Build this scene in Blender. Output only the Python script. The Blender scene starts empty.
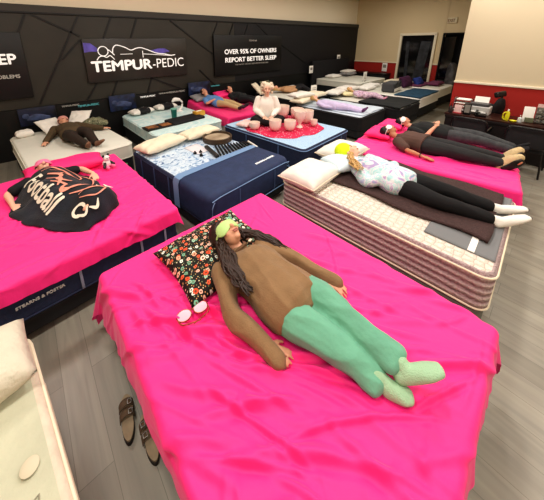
import bpy, bmesh, math, random
import numpy as np
from mathutils import Vector, Matrix, noise
random.seed(7); rng = np.random.default_rng(7)
V = Vector
COL = bpy.context.scene.collection
def link(o): COL.objects.link(o); return o

# ------------------------------------------------------------------ materials
MC = {}
def lin(c):
    if isinstance(c, str):
        c = [int(c[i:i+2], 16)/255 for i in (0, 2, 4)]
    return tuple((x/12.92 if x <= .04045 else ((x+.055)/1.055)**2.4) for x in c) + (1,)
def mat(name, c, rough=.7, var=0., vscale=6, bump=0., bscale=60, c2=None, sheen=0., metal=0., emit=0., trans=0., alpha=1., coat=0., stretch=None, spec=.5):
    if name in MC: return MC[name]
    m = bpy.data.materials.new(name); m.use_nodes = True; nt = m.node_tree; N = nt.nodes; Lk = nt.links
    b = N['Principled BSDF']; b.inputs['Base Color'].default_value = lin(c); b.inputs['Roughness'].default_value = rough
    b.inputs['Metallic'].default_value = metal; b.inputs['Specular IOR Level'].default_value = spec
    if sheen: b.inputs['Sheen Weight'].default_value = sheen
    if trans: b.inputs['Transmission Weight'].default_value = trans
    if alpha < 1: b.inputs['Alpha'].default_value = alpha
    if coat: b.inputs['Coat Weight'].default_value = coat
    if emit: b.inputs['Emission Color'].default_value = lin(c); b.inputs['Emission Strength'].default_value = emit
    tc = N.new('ShaderNodeTexCoord'); src = tc.outputs['Object']
    if stretch:
        mp = N.new('ShaderNodeMapping'); mp.inputs['Scale'].default_value = stretch; Lk.new(src, mp.inputs[0]); src = mp.outputs[0]
    if var or c2:
        n = N.new('ShaderNodeTexNoise'); n.inputs['Scale'].default_value = vscale; n.inputs['Detail'].default_value = 5; Lk.new(src, n.inputs['Vector'])
        r = N.new('ShaderNodeValToRGB'); Lk.new(n.outputs['Fac'], r.inputs[0])
        a = lin(c); d = lin(c2) if c2 else tuple(x*(1-var) for x in a[:3])+(1,)
        r.color_ramp.elements[0].position = .35; r.color_ramp.elements[0].color = d
        r.color_ramp.elements[1].position = .65; r.color_ramp.elements[1].color = a
        Lk.new(r.outputs[0], b.inputs['Base Color'])
    if bump:
        n = N.new('ShaderNodeTexNoise'); n.inputs['Scale'].default_value = bscale; n.inputs['Detail'].default_value = 3; Lk.new(src, n.inputs['Vector'])
        bp = N.new('ShaderNodeBump'); bp.inputs['Strength'].default_value = bump; bp.inputs['Distance'].default_value = .01
        Lk.new(n.outputs['Fac'], bp.inputs['Height']); Lk.new(bp.outputs[0], b.inputs['Normal'])
    MC[name] = m; return m
def nodes(m): return m.node_tree.nodes, m.node_tree.links, m.node_tree.nodes['Principled BSDF']
def ramp(N, stops, interp='LINEAR'):
    r = N.new('ShaderNodeValToRGB'); r.color_ramp.interpolation = interp
    while len(r.color_ramp.elements) < len(stops): r.color_ramp.elements.new(.5)
    for e, (p, c) in zip(r.color_ramp.elements, stops): e.position = p; e.color = lin(c)
    return r
PINK = mat('pink_sheet', 'fb2a8b', .62, bump=.2, bscale=35, sheen=.15)
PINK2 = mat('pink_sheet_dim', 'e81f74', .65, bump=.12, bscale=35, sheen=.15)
PINKP = mat('pink_pillowcase', 'f4307f', .65, bump=.12, bscale=30)
NAVY = mat('navy_knit', '262f4c', .8, var=.25, vscale=30, bump=.3, bscale=150)
NAVYC = mat('navy_cover', '2b3a5e', .75, var=.2, vscale=12, bump=.25, bscale=120)
LBLUE = mat('light_blue_trim', '7896bd', .7)
BLACK = mat('black_fabric', '17161a', .8, var=.3, vscale=20, bump=.3, bscale=120)
DBASE = mat('dark_base', '1b1c20', .7)
GREYB = mat('grey_base_fabric', '75756f', .85, bump=.3, bscale=200)
WHITE = mat('white_cotton', 'efebe4', .8, bump=.15, bscale=25)
CREAM = mat('cream_pillow', 'e9ddc4', .85, var=.08, vscale=8, bump=.2, bscale=22)
PILW = mat('off_white_pillow', 'e6e1d8', .85, var=.06, vscale=8, bump=.2, bscale=22)
SKIN = mat('skin', 'd9a184', .55, var=.06, vscale=12)
SKINT = mat('skin_tan', 'b98060', .55, var=.06, vscale=12)
SKINP = mat('skin_pale', 'e8b79e', .55)
LIP = mat('lips', 'a9665c', .45)
HAIRD = mat('dark_brown_hair', '37231a', .45, var=.4, vscale=40)
HAIRB = mat('black_hair', '141011', .5)
HAIRBL = mat('blonde_hair', 'cfa66b', .5, var=.35, vscale=60)
HAIRW = mat('pale_blonde_hair', 'e5d3bb', .6, var=.25, vscale=50)
METAL = mat('brushed_metal', 'b0b0b0', .35, metal=1)
CHROME = mat('chrome', 'c8c8c8', .2, metal=1)
PLBLACK = mat('black_plastic', '101012', .35)
PAPER = mat('white_card', 'f2f0ea', .6)

def quilt_mat(name, base, linec, scale, thick=.06, bump=.6, rnd=0.6, noisecol=None):
    m = mat(name, base, .85); N, Lk, b = nodes(m)
    tc = N.new('ShaderNodeTexCoord'); v = N.new('ShaderNodeTexVoronoi'); v.feature = 'DISTANCE_TO_EDGE'; v.inputs['Scale'].default_value = scale; v.inputs['Randomness'].default_value = rnd
    Lk.new(tc.outputs['Object'], v.inputs['Vector'])
    r = ramp(N, [(0, linec), (thick, base)]); Lk.new(v.outputs['Distance'], r.inputs[0]); Lk.new(r.outputs[0], b.inputs['Base Color'])
    r2 = ramp(N, [(0, '000000'), (.35, 'ffffff')]); Lk.new(v.outputs['Distance'], r2.inputs[0])
    bp = N.new('ShaderNodeBump'); bp.inputs['Strength'].default_value = bump; bp.inputs['Distance'].default_value = .02
    Lk.new(r2.outputs[0], bp.inputs['Height']); Lk.new(bp.outputs[0], b.inputs['Normal'])
    return m
QUILT = quilt_mat('quilted_cream_top', 'e6dccf', 'c9b6a9', 15, .07, .9, .35)
QBLUE = quilt_mat('pale_blue_knit_top', 'b4cfe6', '86abd2', 26, .10, .3)
def stripe_mat():
    m = mat('mauve_banded_border', 'b89fa0', .85); N, Lk, b = nodes(m)
    tc = N.new('ShaderNodeTexCoord'); sp = N.new('ShaderNodeSeparateXYZ'); Lk.new(tc.outputs['Object'], sp.inputs[0])
    w = N.new('ShaderNodeMath'); w.operation = 'MULTIPLY'; w.inputs[1].default_value = 2*math.pi/.062; Lk.new(sp.outputs['Z'], w.inputs[0])
    s = N.new('ShaderNodeMath'); s.operation = 'SINE'; Lk.new(w.outputs[0], s.inputs[0])
    nz = N.new('ShaderNodeTexNoise'); nz.inputs['Scale'].default_value = 55; nz.inputs['Detail'].default_value = 3; Lk.new(tc.outputs['Object'], nz.inputs['Vector'])
    a = N.new('ShaderNodeMath'); a.operation = 'MULTIPLY_ADD'; Lk.new(nz.outputs['Fac'], a.inputs[0]); a.inputs[1].default_value = 2.6; Lk.new(s.outputs[0], a.inputs[2])
    mr = N.new('ShaderNodeMapRange'); mr.inputs['From Min'].default_value = -.2; mr.inputs['From Max'].default_value = 2.8; Lk.new(a.outputs[0], mr.inputs['Value'])
    r = ramp(N, [(0, '9c8688'), (.45, 'b9a4a5'), (.75, 'cdbdba'), (1, 'ded4ce')]); Lk.new(mr.outputs[0], r.inputs[0]); Lk.new(r.outputs[0], b.inputs['Base Color'])
    bp = N.new('ShaderNodeBump'); bp.inputs['Strength'].default_value = .7; bp.inputs['Distance'].default_value = .015; Lk.new(a.outputs[0], bp.inputs['Height']); Lk.new(bp.outputs[0], b.inputs['Normal'])
    return m
STRIPE = stripe_mat()
def floor_mat():
    m = mat('wood_look_vinyl', '8d887c', .38); N, Lk, b = nodes(m)
    tc = N.new('ShaderNodeTexCoord'); mp = N.new('ShaderNodeMapping'); mp.inputs['Rotation'].default_value = (0, 0, math.radians(90)); Lk.new(tc.outputs['Object'], mp.inputs[0])
    br = N.new('ShaderNodeTexBrick'); br.inputs['Scale'].default_value = 1; br.inputs['Brick Width'].default_value = 1.2; br.inputs['Row Height'].default_value = .18
    br.inputs['Mortar Size'].default_value = .0015; br.inputs['Color1'].default_value = lin('a09b8e'); br.inputs['Color2'].default_value = lin('878276'); br.inputs['Mortar'].default_value = lin('69655c')
    Lk.new(mp.outputs[0], br.inputs['Vector'])
    mp2 = N.new('ShaderNodeMapping'); mp2.inputs['Scale'].default_value = (9, .8, 1); Lk.new(tc.outputs['Object'], mp2.inputs[0])
    nz = N.new('ShaderNodeTexNoise'); nz.inputs['Scale'].default_value = 1.6; nz.inputs['Detail'].default_value = 6; nz.inputs['Distortion'].default_value = .8; Lk.new(mp2.outputs[0], nz.inputs['Vector'])
    r = ramp(N, [(.3, '77736a'), (.7, 'bdb8aa')]); Lk.new(nz.outputs['Fac'], r.inputs[0])
    mx = N.new('ShaderNodeMix'); mx.data_type = 'RGBA'; mx.blend_type = 'MULTIPLY'; mx.inputs[0].default_value = .7
    Lk.new(br.outputs['Color'], mx.inputs[6]); Lk.new(r.outputs[0], mx.inputs[7])
    g = N.new('ShaderNodeGamma'); g.inputs[1].default_value = .68; Lk.new(mx.outputs[2], g.inputs[0]); Lk.new(g.outputs[0], b.inputs['Base Color'])
    bp = N.new('ShaderNodeBump'); bp.inputs['Strength'].default_value = .15; bp.inputs['Distance'].default_value = .004; Lk.new(nz.outputs['Fac'], bp.inputs['Height']); Lk.new(bp.outputs[0], b.inputs['Normal'])
    return m
FLOOR = floor_mat()
def floral_mat():
    m = mat('floral_print', '16120f', .8); N, Lk, b = nodes(m)
    tc = N.new('ShaderNodeTexCoord'); sep = N.new('ShaderNodeSeparateXYZ'); Lk.new(tc.outputs['Object'], sep.inputs[0])
    cmb = N.new('ShaderNodeCombineXYZ'); Lk.new(sep.outputs['X'], cmb.inputs[0]); Lk.new(sep.outputs['Y'], cmb.inputs[1])
    prev = None
    base = lin('17130f')
    cur = N.new('ShaderNodeRGB'); cur.outputs[0].default_value = base; cur = cur.outputs[0]
    for sc, th, pal, off in ((46, .17, [(0, 'c9a36a'), (.35, '5d7a52'), (.6, 'd98a5a'), (.8, 'e8d9b8')], 3.1), (19, .24, [(0, '6fa58a'), (.25, 'f0b9a4'), (.45, 'dfe5dc'), (.62, 'e2603c'), (.8, '9fc7b0')], 0), (9.5, .16, [(0, 'e8552f'), (.3, 'f3a487'), (.5, 'e76a43'), (.7, 'f5d9c8'), (.85, '7ab79a')], 7.7)):
        mp = N.new('ShaderNodeMapping'); mp.inputs['Location'].default_value = (off, off*.7, 0); Lk.new(cmb.outputs[0], mp.inputs[0])
        v = N.new('ShaderNodeTexVoronoi'); v.voronoi_dimensions = '2D'; v.inputs['Scale'].default_value = sc; v.inputs['Randomness'].default_value = .75; Lk.new(mp.outputs[0], v.inputs['Vector'])
        nz = N.new('ShaderNodeTexNoise'); nz.inputs['Scale'].default_value = sc*2.5; Lk.new(mp.outputs[0], nz.inputs['Vector'])
        ad = N.new('ShaderNodeMath'); ad.operation = 'MULTIPLY_ADD'; ad.inputs[1].default_value = .22; Lk.new(nz.outputs['Fac'], ad.inputs[0]); Lk.new(v.outputs['Distance'], ad.inputs[2])
        lt = N.new('ShaderNodeMath'); lt.operation = 'LESS_THAN'; lt.inputs[1].default_value = th+.11; Lk.new(ad.outputs[0], lt.inputs[0])
        ct = N.new('ShaderNodeMath'); ct.operation = 'LESS_THAN'; ct.inputs[1].default_value = th*.32+.11; Lk.new(ad.outputs[0], ct.inputs[0])
        s2 = N.new('ShaderNodeSeparateColor'); Lk.new(v.outputs['Color'], s2.inputs[0])
        r = ramp(N, pal, 'CONSTANT'); Lk.new(s2.outputs[0], r.inputs[0])
        mc = N.new('ShaderNodeMix'); mc.data_type = 'RGBA'; Lk.new(ct.outputs[0], mc.inputs[0]); Lk.new(r.outputs[0], mc.inputs[6]); mc.inputs[7].default_value = lin('7a3b24' if sc < 30 else 'e3cf9c')
        mx = N.new('ShaderNodeMix'); mx.data_type = 'RGBA'; Lk.new(lt.outputs[0], mx.inputs[0]); Lk.new(cur, mx.inputs[6]); Lk.new(mc.outputs[2], mx.inputs[7]); cur = mx.outputs[2]
    Lk.new(cur, b.inputs['Base Color']); return m
FLORAL = floral_mat()
def multi_mat(name, stops, scale, interp='LINEAR', rough=.85, dist=1.5, stretch=None):
    m = mat(name, stops[0][1], rough); N, Lk, b = nodes(m)
    tc = N.new('ShaderNodeTexCoord'); src = tc.outputs['Object']
    if stretch:
        mp = N.new('ShaderNodeMapping'); mp.inputs['Scale'].default_value = stretch; Lk.new(src, mp.inputs[0]); src = mp.outputs[0]
    nz = N.new('ShaderNodeTexNoise'); nz.inputs['Scale'].default_value = scale; nz.inputs['Distortion'].default_value = dist; nz.inputs['Detail'].default_value = 3; Lk.new(src, nz.inputs['Vector'])
    r = ramp(N, stops, interp); Lk.new(nz.outputs['Fac'], r.inputs[0]); Lk.new(r.outputs[0], b.inputs['Base Color']); return m
TIEDYE = multi_mat('tie_dye', [(.3, '8f9fd0'), (.40, 'd9d8dc'), (.48, '9fcfd0'), (.54, 'dcdede'), (.62, 'b294c4'), (.70, '74b4ba')], 7)
CAMO = multi_mat('olive_camouflage', [(.3, '4c4d3a'), (.45, '8b8a6e'), (.55, '5d6048'), (.65, 'b5b199')], 16, 'CONSTANT')
BLUEPAT = multi_mat('blue_leaf_print', [(.3, '46628f'), (.40, 'b3c8dc'), (.52, 'd3dde6'), (.6, '9ab6d2'), (.68, '5a76a2')], 6, 'LINEAR', dist=2.2)
PATCH = multi_mat('child_print', [(.3, 'a586b8'), (.45, 'e5d5de'), (.55, 'c58fa5'), (.65, '8a7aa8')], 25, 'LINEAR')
REDC = mat('crimson_cloth', 'cf1f4f', .8, bump=.3, bscale=60)
def red_dots():
    m = mat('crimson_dotted_cloth', 'd01f50', .8); N, Lk, b = nodes(m)
    tc = N.new('ShaderNodeTexCoord'); v = N.new('ShaderNodeTexVoronoi'); v.inputs['Scale'].default_value = 16; v.inputs['Randomness'].default_value = .5; Lk.new(tc.outputs['Object'], v.inputs['Vector'])
    r = ramp(N, [(.0, 'f2c6cf'), (.19, 'cf2250')], 'CONSTANT'); Lk.new(v.outputs['Distance'], r.inputs[0]); Lk.new(r.outputs[0], b.inputs['Base Color']); return m
REDD = red_dots()

# ------------------------------------------------------------------ mesh builder
def catmull(P, k):
    P = [np.array(p, float) for p in P]
    if len(P) < 3 or k < 2:
        out = []
        for a, b in zip(P[:-1], P[1:]):
            for i in range(k): out.append(a+(b-a)*i/k)
        return out+[P[-1]]
    Q = [2*P[0]-P[1]]+P+[2*P[-1]-P[-2]]; out = []
    for i in range(1, len(Q)-2):
        p0, p1, p2, p3 = Q[i-1:i+3]
        for j in range(k):
            t = j/k; out.append(.5*((2*p1)+(-p0+p2)*t+(2*p0-5*p1+4*p2-p3)*t*t+(-p0+3*p1-3*p2+p3)*t**3))
    return out+[P[-1]]
class M:
    def __init__(s): s.v = []; s.f = []; s.m = []; s.mi = 0
    def add(s, vs, fs):
        o = len(s.v); s.v += [tuple(map(float, p)) for p in vs]; s.f += [tuple(i+o for i in f) for f in fs]; s.m += [s.mi]*len(fs); return s
    def box(s, c, d, rot=0, bev=0.0, mtx=None):
        bm = bmesh.new(); bmesh.ops.create_cube(bm, size=1, matrix=Matrix.Diagonal((*d, 1)))
        if bev: bmesh.ops.bevel(bm, geom=bm.edges[:], offset=min(bev, min(d)*.45), segments=2, profile=.6, affect='EDGES')
        T = Matrix.Translation(c) @ (mtx if mtx else Matrix.Rotation(rot, 4, 'Z'))
        bm.verts.index_update(); s.add([T @ v.co for v in bm.verts], [[v.index for v in f.verts] for f in bm.faces]); bm.free(); return s
    def loft(s, P, W, D=None, U=(0, 0, 1), n=14, k=3, cap=True):
        D = D or W
        A = catmull([(*p, w, d) for p, w, d in zip(P, W, D)], k); pts = [a[:3] for a in A]; U = np.array(U, float)
        rings = []
        m = len(A)
        T = []
        for i in range(m):
            t = pts[min(i+1, m-1)]-pts[max(i-1, 0)]; T.append(t/(np.linalg.norm(t)+1e-9))
        def ring(c, t, w, d):
            sd = np.cross(t, U); l = np.linalg.norm(sd)
            sd = np.cross(t, (1, .03, 0)) if l < 1e-3 else sd; sd /= np.linalg.norm(sd); up = np.cross(sd, t)
            return [c+sd*w*math.cos(a)+up*d*math.sin(a) for a in [2*math.pi*j/n for j in range(n)]]
        if cap:
            r0 = min(A[0][3], A[0][4]); 
            for q in (.97, .75, .4): rings.append(ring(pts[0]-T[0]*r0*q*.8, T[0], A[0][3]*math.sqrt(1-q*q), A[0][4]*math.sqrt(1-q*q)))
        for i in range(m): rings.append(ring(pts[i], T[i], A[i][3], A[i][4]))
        if cap:
            r1 = min(A[-1][3], A[-1][4])
            for q in (.4, .75, .97): rings.append(ring(pts[-1]+T[-1]*r1*q*.8, T[-1], A[-1][3]*math.sqrt(1-q*q), A[-1][4]*math.sqrt(1-q*q)))
        vs = [p for r in rings for p in r]; fs = []
        for i in range(len(rings)-1):
            for j in range(n): a = i*n+j; b = i*n+(j+1) % n; fs.append((a, b, b+n, a+n))
        fs.append(tuple(range(n))[::-1]); fs.append(tuple(range((len(rings)-1)*n, len(rings)*n)))
        return s.add(vs, fs)
    def tube(s, P, r, n=8, k=4): return s.loft(P, [r]*len(P) if not hasattr(r, '__len__') else r, n=n, k=k)
    def ell(s, c, r, ax=None, n=16, mrg=10):
        X, Y, Z = ax if ax else (V((1, 0, 0)), V((0, 1, 0)), V((0, 0, 1)))
        vs = []; fs = []; c = V(c)
        for i in range(mrg+1):
            th = math.pi*i/mrg; th = min(max(th, .02), math.pi-.02)
            for j in range(n):
                ph = 2*math.pi*j/n; vs.append(c+X*(r[0]*math.sin(th)*math.cos(ph))+Y*(r[1]*math.sin(th)*math.sin(ph))+Z*(r[2]*math.cos(th)))
        for i in range(mrg):
            for j in range(n): a = i*n+j; b = i*n+(j+1) % n; fs.append((a, a+n, b+n, b))
        fs.append(tuple(range(n))); fs.append(tuple(range(mrg*n, (mrg+1)*n))[::-1])
        return s.add(vs, fs)
    def lathe(s, prof, c=(0, 0, 0), n=24, mtx=None):
        vs = []; fs = []; T = Matrix.Translation(c) @ (mtx if mtx else Matrix())
        for r, z in prof:
            for j in range(n): a = 2*math.pi*j/n; vs.append(T @ V((r*math.cos(a), r*math.sin(a), z)))
        for i in range(len(prof)-1):
            for j in range(n): a = i*n+j; b = i*n+(j+1) % n; fs.append((a, b, b+n, a+n))
        if prof[0][0] > 0: fs.append(tuple(range(n))[::-1])
        if prof[-1][0] > 0: fs.append(tuple(range((len(prof)-1)*n, len(prof)*n)))
        return s.add(vs, fs)
    def grid(s, P):   # P array (a,b,3)
        a, b = P.shape[:2]; fs = [(i*b+j, (i+1)*b+j, (i+1)*b+j+1, i*b+j+1) for i in range(a-1) for j in range(b-1)]
        return s.add(P.reshape(-1, 3), fs)
    def slab(s, x0, x1, y0, y1, z0, z1, rc=.08, re=.03, nc=6):
        """rounded-corner, rounded-edge mattress-like slab; top cap uses material index s.top if set"""
        prof = []
        for q in range(5): a = math.pi/2*q/4; prof.append((re*(1-math.sin(a)), z0+re*(1-math.cos(a))))
        for q in range(7): prof.append((0.004*math.sin(q*math.pi), z0+re+(z1-z0-2*re)*(q+.5)/7))
        for q in range(5): a = math.pi/2*q/4; prof.append((re*(1-math.cos(a)), z1-re+re*math.sin(a)))
        def loop(ins, z):
            out = []
            for cx, cy, a0 in ((x1-rc, y1-rc, 0), (x0+rc, y1-rc, 90), (x0+rc, y0+rc, 180), (x1-rc, y0+rc, 270)):
                for q in range(nc+1):
                    a = math.radians(a0+90*q/nc); r = max(rc-ins, .001); out.append((cx+r*math.cos(a), cy+r*math.sin(a), z))
            return out
        loops = [loop(i, z) for i, z in prof]; n = len(loops[0])
        vs = [p for l in loops for p in l]; fs = []
        for i in range(len(loops)-1):
            for j in range(n): a = i*n+j; b = i*n+(j+1) % n; fs.append((a, b, b+n, a+n))
        s.add(vs, fs); top = len(loops)-1
        s.add(loops[0], [tuple(range(n))[::-1]])
        mi = s.mi; s.mi = getattr(s, 'top', mi); s.add(loops[-1], [tuple(range(n))]); s.mi = mi
        return s
    def mesh(s, name):
        me = bpy.data.meshes.new(name); me.from_pydata(s.v, [], s.f); me.polygons.foreach_set('material_index', s.m); me.update()
        bm = bmesh.new(); bm.from_mesh(me); bmesh.ops.remove_doubles(bm, verts=bm.verts, dist=1e-5); bmesh.ops.recalc_face_normals(bm, faces=bm.faces); bm.to_mesh(me); bm.free(); return me
    def build(s, name, mats, parent=None, smooth=True, off=None, sharp=40):
        if off is not None:
            o = V(off); s.v = [(a-o.x, b-o.y, c-o.z) for a, b, c in s.v]
        me = s.mesh(name)
        return finish(name, me, mats, parent, smooth, off, sharp)
def finish(name, me, mats, parent=None, smooth=True, off=None, sharp=40):
    for m in (mats if isinstance(mats, (list, tuple)) else [mats]): me.materials.append(m)
    if smooth:
        me.polygons.foreach_set('use_smooth', [True]*len(me.polygons))
        if sharp: 
            try: me.set_sharp_from_angle(angle=math.radians(sharp))
            except Exception: pass
    o = link(bpy.data.objects.new(name, me))
    if off is not None and parent is None: o.location = off
    if parent: o.parent = parent
    return o
def tag(o, label=None, cat=None, group=None, kind=None):
    if label: o['label'] = label
    if cat: o['category'] = cat
    if group: o['group'] = group
    if kind: o['kind'] = kind
    return o
def thing(name, label, cat, loc=(0, 0, 0), rz=0, group=None):
    o = link(bpy.data.objects.new(name, None)); o.location = loc; o.rotation_euler = (0, 0, rz); o.empty_display_size = .1
    return tag(o, label, cat, group)
def struct(name, m, ma, **k): o = m.build(name, ma, None, **k); o['kind'] = 'structure'; return o
def fuse(m, voxel, smooth=4, disp=None):
    me = m.mesh('tmp'); o = link(bpy.data.objects.new('tmp', me))
    r = o.modifiers.new('r', 'REMESH'); r.mode = 'VOXEL'; r.voxel_size = voxel
    if smooth: sm = o.modifiers.new('s', 'SMOOTH'); sm.iterations = smooth; sm.factor = .5
    dg = bpy.context.evaluated_depsgraph_get(); me2 = bpy.data.meshes.new_from_object(o.evaluated_get(dg)); bpy.data.objects.remove(o); bpy.data.meshes.remove(me)
    if disp:
        n = len(me2.vertices); co = np.empty(n*3, np.float32); me2.vertices.foreach_get('co', co); co = co.reshape(-1, 3)
        no = np.empty(n*3, np.float32); me2.vertices.foreach_get('normal', no); no = no.reshape(-1, 3)
        co += no*disp(co)[:, None].astype(np.float32); me2.vertices.foreach_set('co', co.ravel()); me2.update()
    me2.materials.clear(); return me2
def wrinkle(amp, freq, dirv=(0, 0, 0), seed=0):
    """cloth folds: ridged noise squeezed along one direction"""
    d = np.array(dirv, float); l = np.linalg.norm(d); d = d/l if l else d
    def f(co):
        q = co-np.outer(co@d, d)*.7 if l else co
        return np.array([amp*(1-2*abs(noise.noise(V(p)*freq+V((seed, 0, 0)))))-amp*.4 for p in q])
    return f

# ------------------------------------------------------------------ text
def text(name, body, size, mtx, material, parent=None, bold=0., ext=.002, align='LEFT', sx=1., shear=0.):
    c = bpy.data.curves.new(name, 'FONT'); c.body = body; c.size = size; c.extrude = ext; c.align_x = align; c.shear = shear
    o = link(bpy.data.objects.new('t', c)); dg = bpy.context.evaluated_depsgraph_get(); me = bpy.data.meshes.new_from_object(o.evaluated_get(dg)); bpy.data.objects.remove(o)
    me.materials.clear(); me.materials.append(material); me.transform(Matrix.Diagonal((sx, 1, 1, 1)))
    if bold > 0:
        bm = bmesh.new()
        for dx, dy, dz in ((-bold, 0, 0), (bold, 0, .0004), (0, bold, .0008), (0, -bold, .0012)):
            m2 = me.copy(); m2.transform(Matrix.Translation((dx, dy, dz))); bm.from_mesh(m2); bpy.data.meshes.remove(m2)
        bm.to_mesh(me); bm.free()
    me.transform(mtx)
    o = link(bpy.data.objects.new(name, me)); o.parent = parent; return o
def onwall(x, y, z): return Matrix.Translation((x, y, z)) @ Matrix.Rotation(math.pi/2, 4, 'X')

# ------------------------------------------------------------------ cloth sheet over a bed
def creases(n, seed, box, lmin=.15, lmax=.6, ang=(0, 180), amp=(.003, .012), wid=(.008, .022)):
    R = np.random.default_rng(seed); out = []
    for _ in range(n):
        x = R.uniform(box[0], box[1]); y = R.uniform(box[2], box[3]); a = math.radians(R.uniform(*ang)); l = R.uniform(lmin, lmax)
        out.append((x, y, math.cos(a), math.sin(a), l, R.uniform(*amp), R.uniform(*wid), R.uniform(-1, 1)))
    return out
def crease_h(X, Y, C):
    Z = np.zeros_like(X)
    for x, y, c, s, l, a, w, cv in C:
        u = (X-x)*c+(Y-y)*s; a = a*1.35; v = -(X-x)*s+(Y-y)*c; v = v+cv*.25*u*u/max(l, .1)
        Z += a*np.exp(-(v/w)**2)*np.exp(-(u/(l*.5))**4)-a*.5*np.exp(-((v-w*1.8)/(w*1.4))**2)*np.exp(-(u/(l*.5))**4)
    return Z
def sheet(w, L, z, over, cr=(), n=150, seed=0, flare=.12, hemvar=.25, hfun=None, r=.045, hemf=None):
    """over = (left,right,head,foot) overhang; bed local coords: x across, y 0 at head to -L at foot"""
    oL, oR, oH, oF = over
    us = np.linspace(-w/2-oL, w/2+oR, n); vs = np.linspace(oH, -L-oF, int(n*(L+oH+oF)/(w+oL+oR)))
    U_, V_ = np.meshgrid(us, vs, indexing='ij')
    x0, x1, y0, y1 = -w/2+r, w/2-r, -L+r, -r
    CX = np.clip(U_, x0, x1); CY = np.clip(V_, y0, y1); EX = U_-CX; EY = V_-CY
    def nz(t, f, k): return np.array([noise.noise(V((float(q)*f, seed*3.7+k, .5))) for q in np.ravel(t)]).reshape(t.shape)
    S = np.where(np.abs(EX) > np.abs(EY), CY*1.0+seed, CX*1.3+5+seed)
    E = np.hypot(EX, EY); corner = (np.abs(EX) > 1e-6) & (np.abs(EY) > 1e-6)
    hv = 1+hemvar*nz(S, 2.3, 1)+hemvar*.5*nz(S, 6., 2)
    if hemf is not None: hv = hv*hemf(CX, CY, EX, EY)
    arc = r*math.pi/2
    D = np.where(E > arc, arc+(E-arc)*hv, E)
    nx = np.where(E > 1e-9, EX/np.maximum(E, 1e-9), 0); ny = np.where(E > 1e-9, EY/np.maximum(E, 1e-9), 0)
    a = np.minimum(D, arc)/r
    out = r*np.sin(a); dn = r*(1-np.cos(a)); rest = np.maximum(D-arc, 0)
    fl = flare+.10*nz(S, 7., 3)+.06*nz(S, 16., 4)
    phi = np.arctan2(np.abs(ny), np.abs(nx)); fl = fl+np.where(corner, .20*np.sin(2*phi)**2, 0)
    out = out+rest*fl; dn = dn+rest*np.sqrt(np.maximum(1-fl**2, .2))
    Z = z-dn
    top = np.clip(1-E/.05, 0, 1)
    h = crease_h(U_, V_, cr)
    h += .004*np.array([noise.noise(V((float(a_)*2.2, float(b_)*2.2, seed))) for a_, b_ in zip(U_.ravel(), V_.ravel())]).reshape(U_.shape)
    side = 1-top
    X = CX+nx*(out+h*side); Y = CY+ny*(out+h*side); Z = Z+h*top
    if hfun is not None: Z = Z+hfun(X, Y)*np.clip(1-E/.3, 0, 1)
    return M().grid(np.dstack([X, Y, Z]))

def pillow(name, label, cat_, loc, rz, w, h, t, material, group=None, tilt=(0, 0), wr=.008, seed=0, pinch=.06, trim=None, top=True, parent=None):
    n = 26; m = M(); P = []
    for sgn in (1, -1):
        G = np.zeros((n+1, n+1, 3))
        for i in range(n+1):
            for j in range(n+1):
                u = -1+2*i/n; v = -1+2*j/n
                e = max(0., (1-abs(u)**2.6))*max(0., (1-abs(v)**2.6))
                x = u*(1-pinch*(1-abs(v)**2)*abs(u)**3)*w/2; y = v*(1-pinch*(1-abs(u)**2)*abs(v)**3)*h/2
                z = sgn*t/2*e**.42
                z += wr*noise.noise(V((u*3.1, v*2.3, seed+sgn)))*e**.3*2+wr*.8*noise.noise(V((u*7, v*7, seed+3)))*e**.3
                G[i, j] = (x, y, z)
        P.append(G)
    m.grid(P[0]); m.grid(P[1][:, ::-1])
    me = m.mesh(name)
    o = finish(name, me, material, parent, True, None, None)
    o.location = loc; o.rotation_euler = (tilt[0], tilt[1], rz)
    if top: tag(o, label, cat_, group)
    if trim:
        q = M(); C = []
        for a in range(65):
            tt = 2*math.pi*a/64; c, s_ = math.cos(tt), math.sin(tt); k = max(abs(c), abs(s_)); u, v = c/k, s_/k
            C.append((u*(1-pinch*(1-abs(v)**2)*abs(u)**3)*w/2, v*(1-pinch*(1-abs(u)**2)*abs(v)**3)*h/2, 0))
        q.tube(C, .006, k=1); q.build('piping', trim, o)
    return o

# ------------------------------------------------------------------ people
def hand(m, wr, d, nrm, thumb, s=1., curl=.35, spread=1.):
    """palm + four fingers + thumb. d = pointing direction, nrm = back-of-hand normal, thumb = direction towards thumb side"""
    d = V(d).normalized(); nrm = V(nrm).normalized(); sd = d.cross(nrm).normalized(); sd = sd if sd.dot(V(thumb)) > 0 else -sd
    wr = V(wr); pe = wr+d*.088*s
    m.loft([wr-d*.03*s, wr, wr+d*.045*s, pe], [.026*s, .028*s, .040*s, .040*s], [.022*s, .018*s, .016*s, .013*s], U=nrm, n=12, k=2)
    for i, (o, l) in enumerate(((.031, .068), (.011, .076), (-.010, .070), (-.030, .054))):
        b = pe+sd*o*s-d*.006*s; dd = (d+sd*o*4*spread).normalized(); pts = [b]; a = curl*.5
        for q, fr in enumerate((.45, .32, .23)):
            dd2 = (dd*math.cos(a)-nrm*math.sin(a)).normalized(); b = b+dd2*l*fr*s; pts.append(b); a += curl
        m.loft(pts, [.0092*s, .0086*s, .0078*s, .0068*s], U=nrm, n=8, k=2)
    b = wr+sd*.022*s+d*.02*s; m.loft([b, b+(d*.55+sd*.6)*.045*s, b+(d*.75+sd*.62-nrm*.15)*.078*s], [.014*s, .0115*s, .009*s], U=nrm, n=8, k=2)
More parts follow.
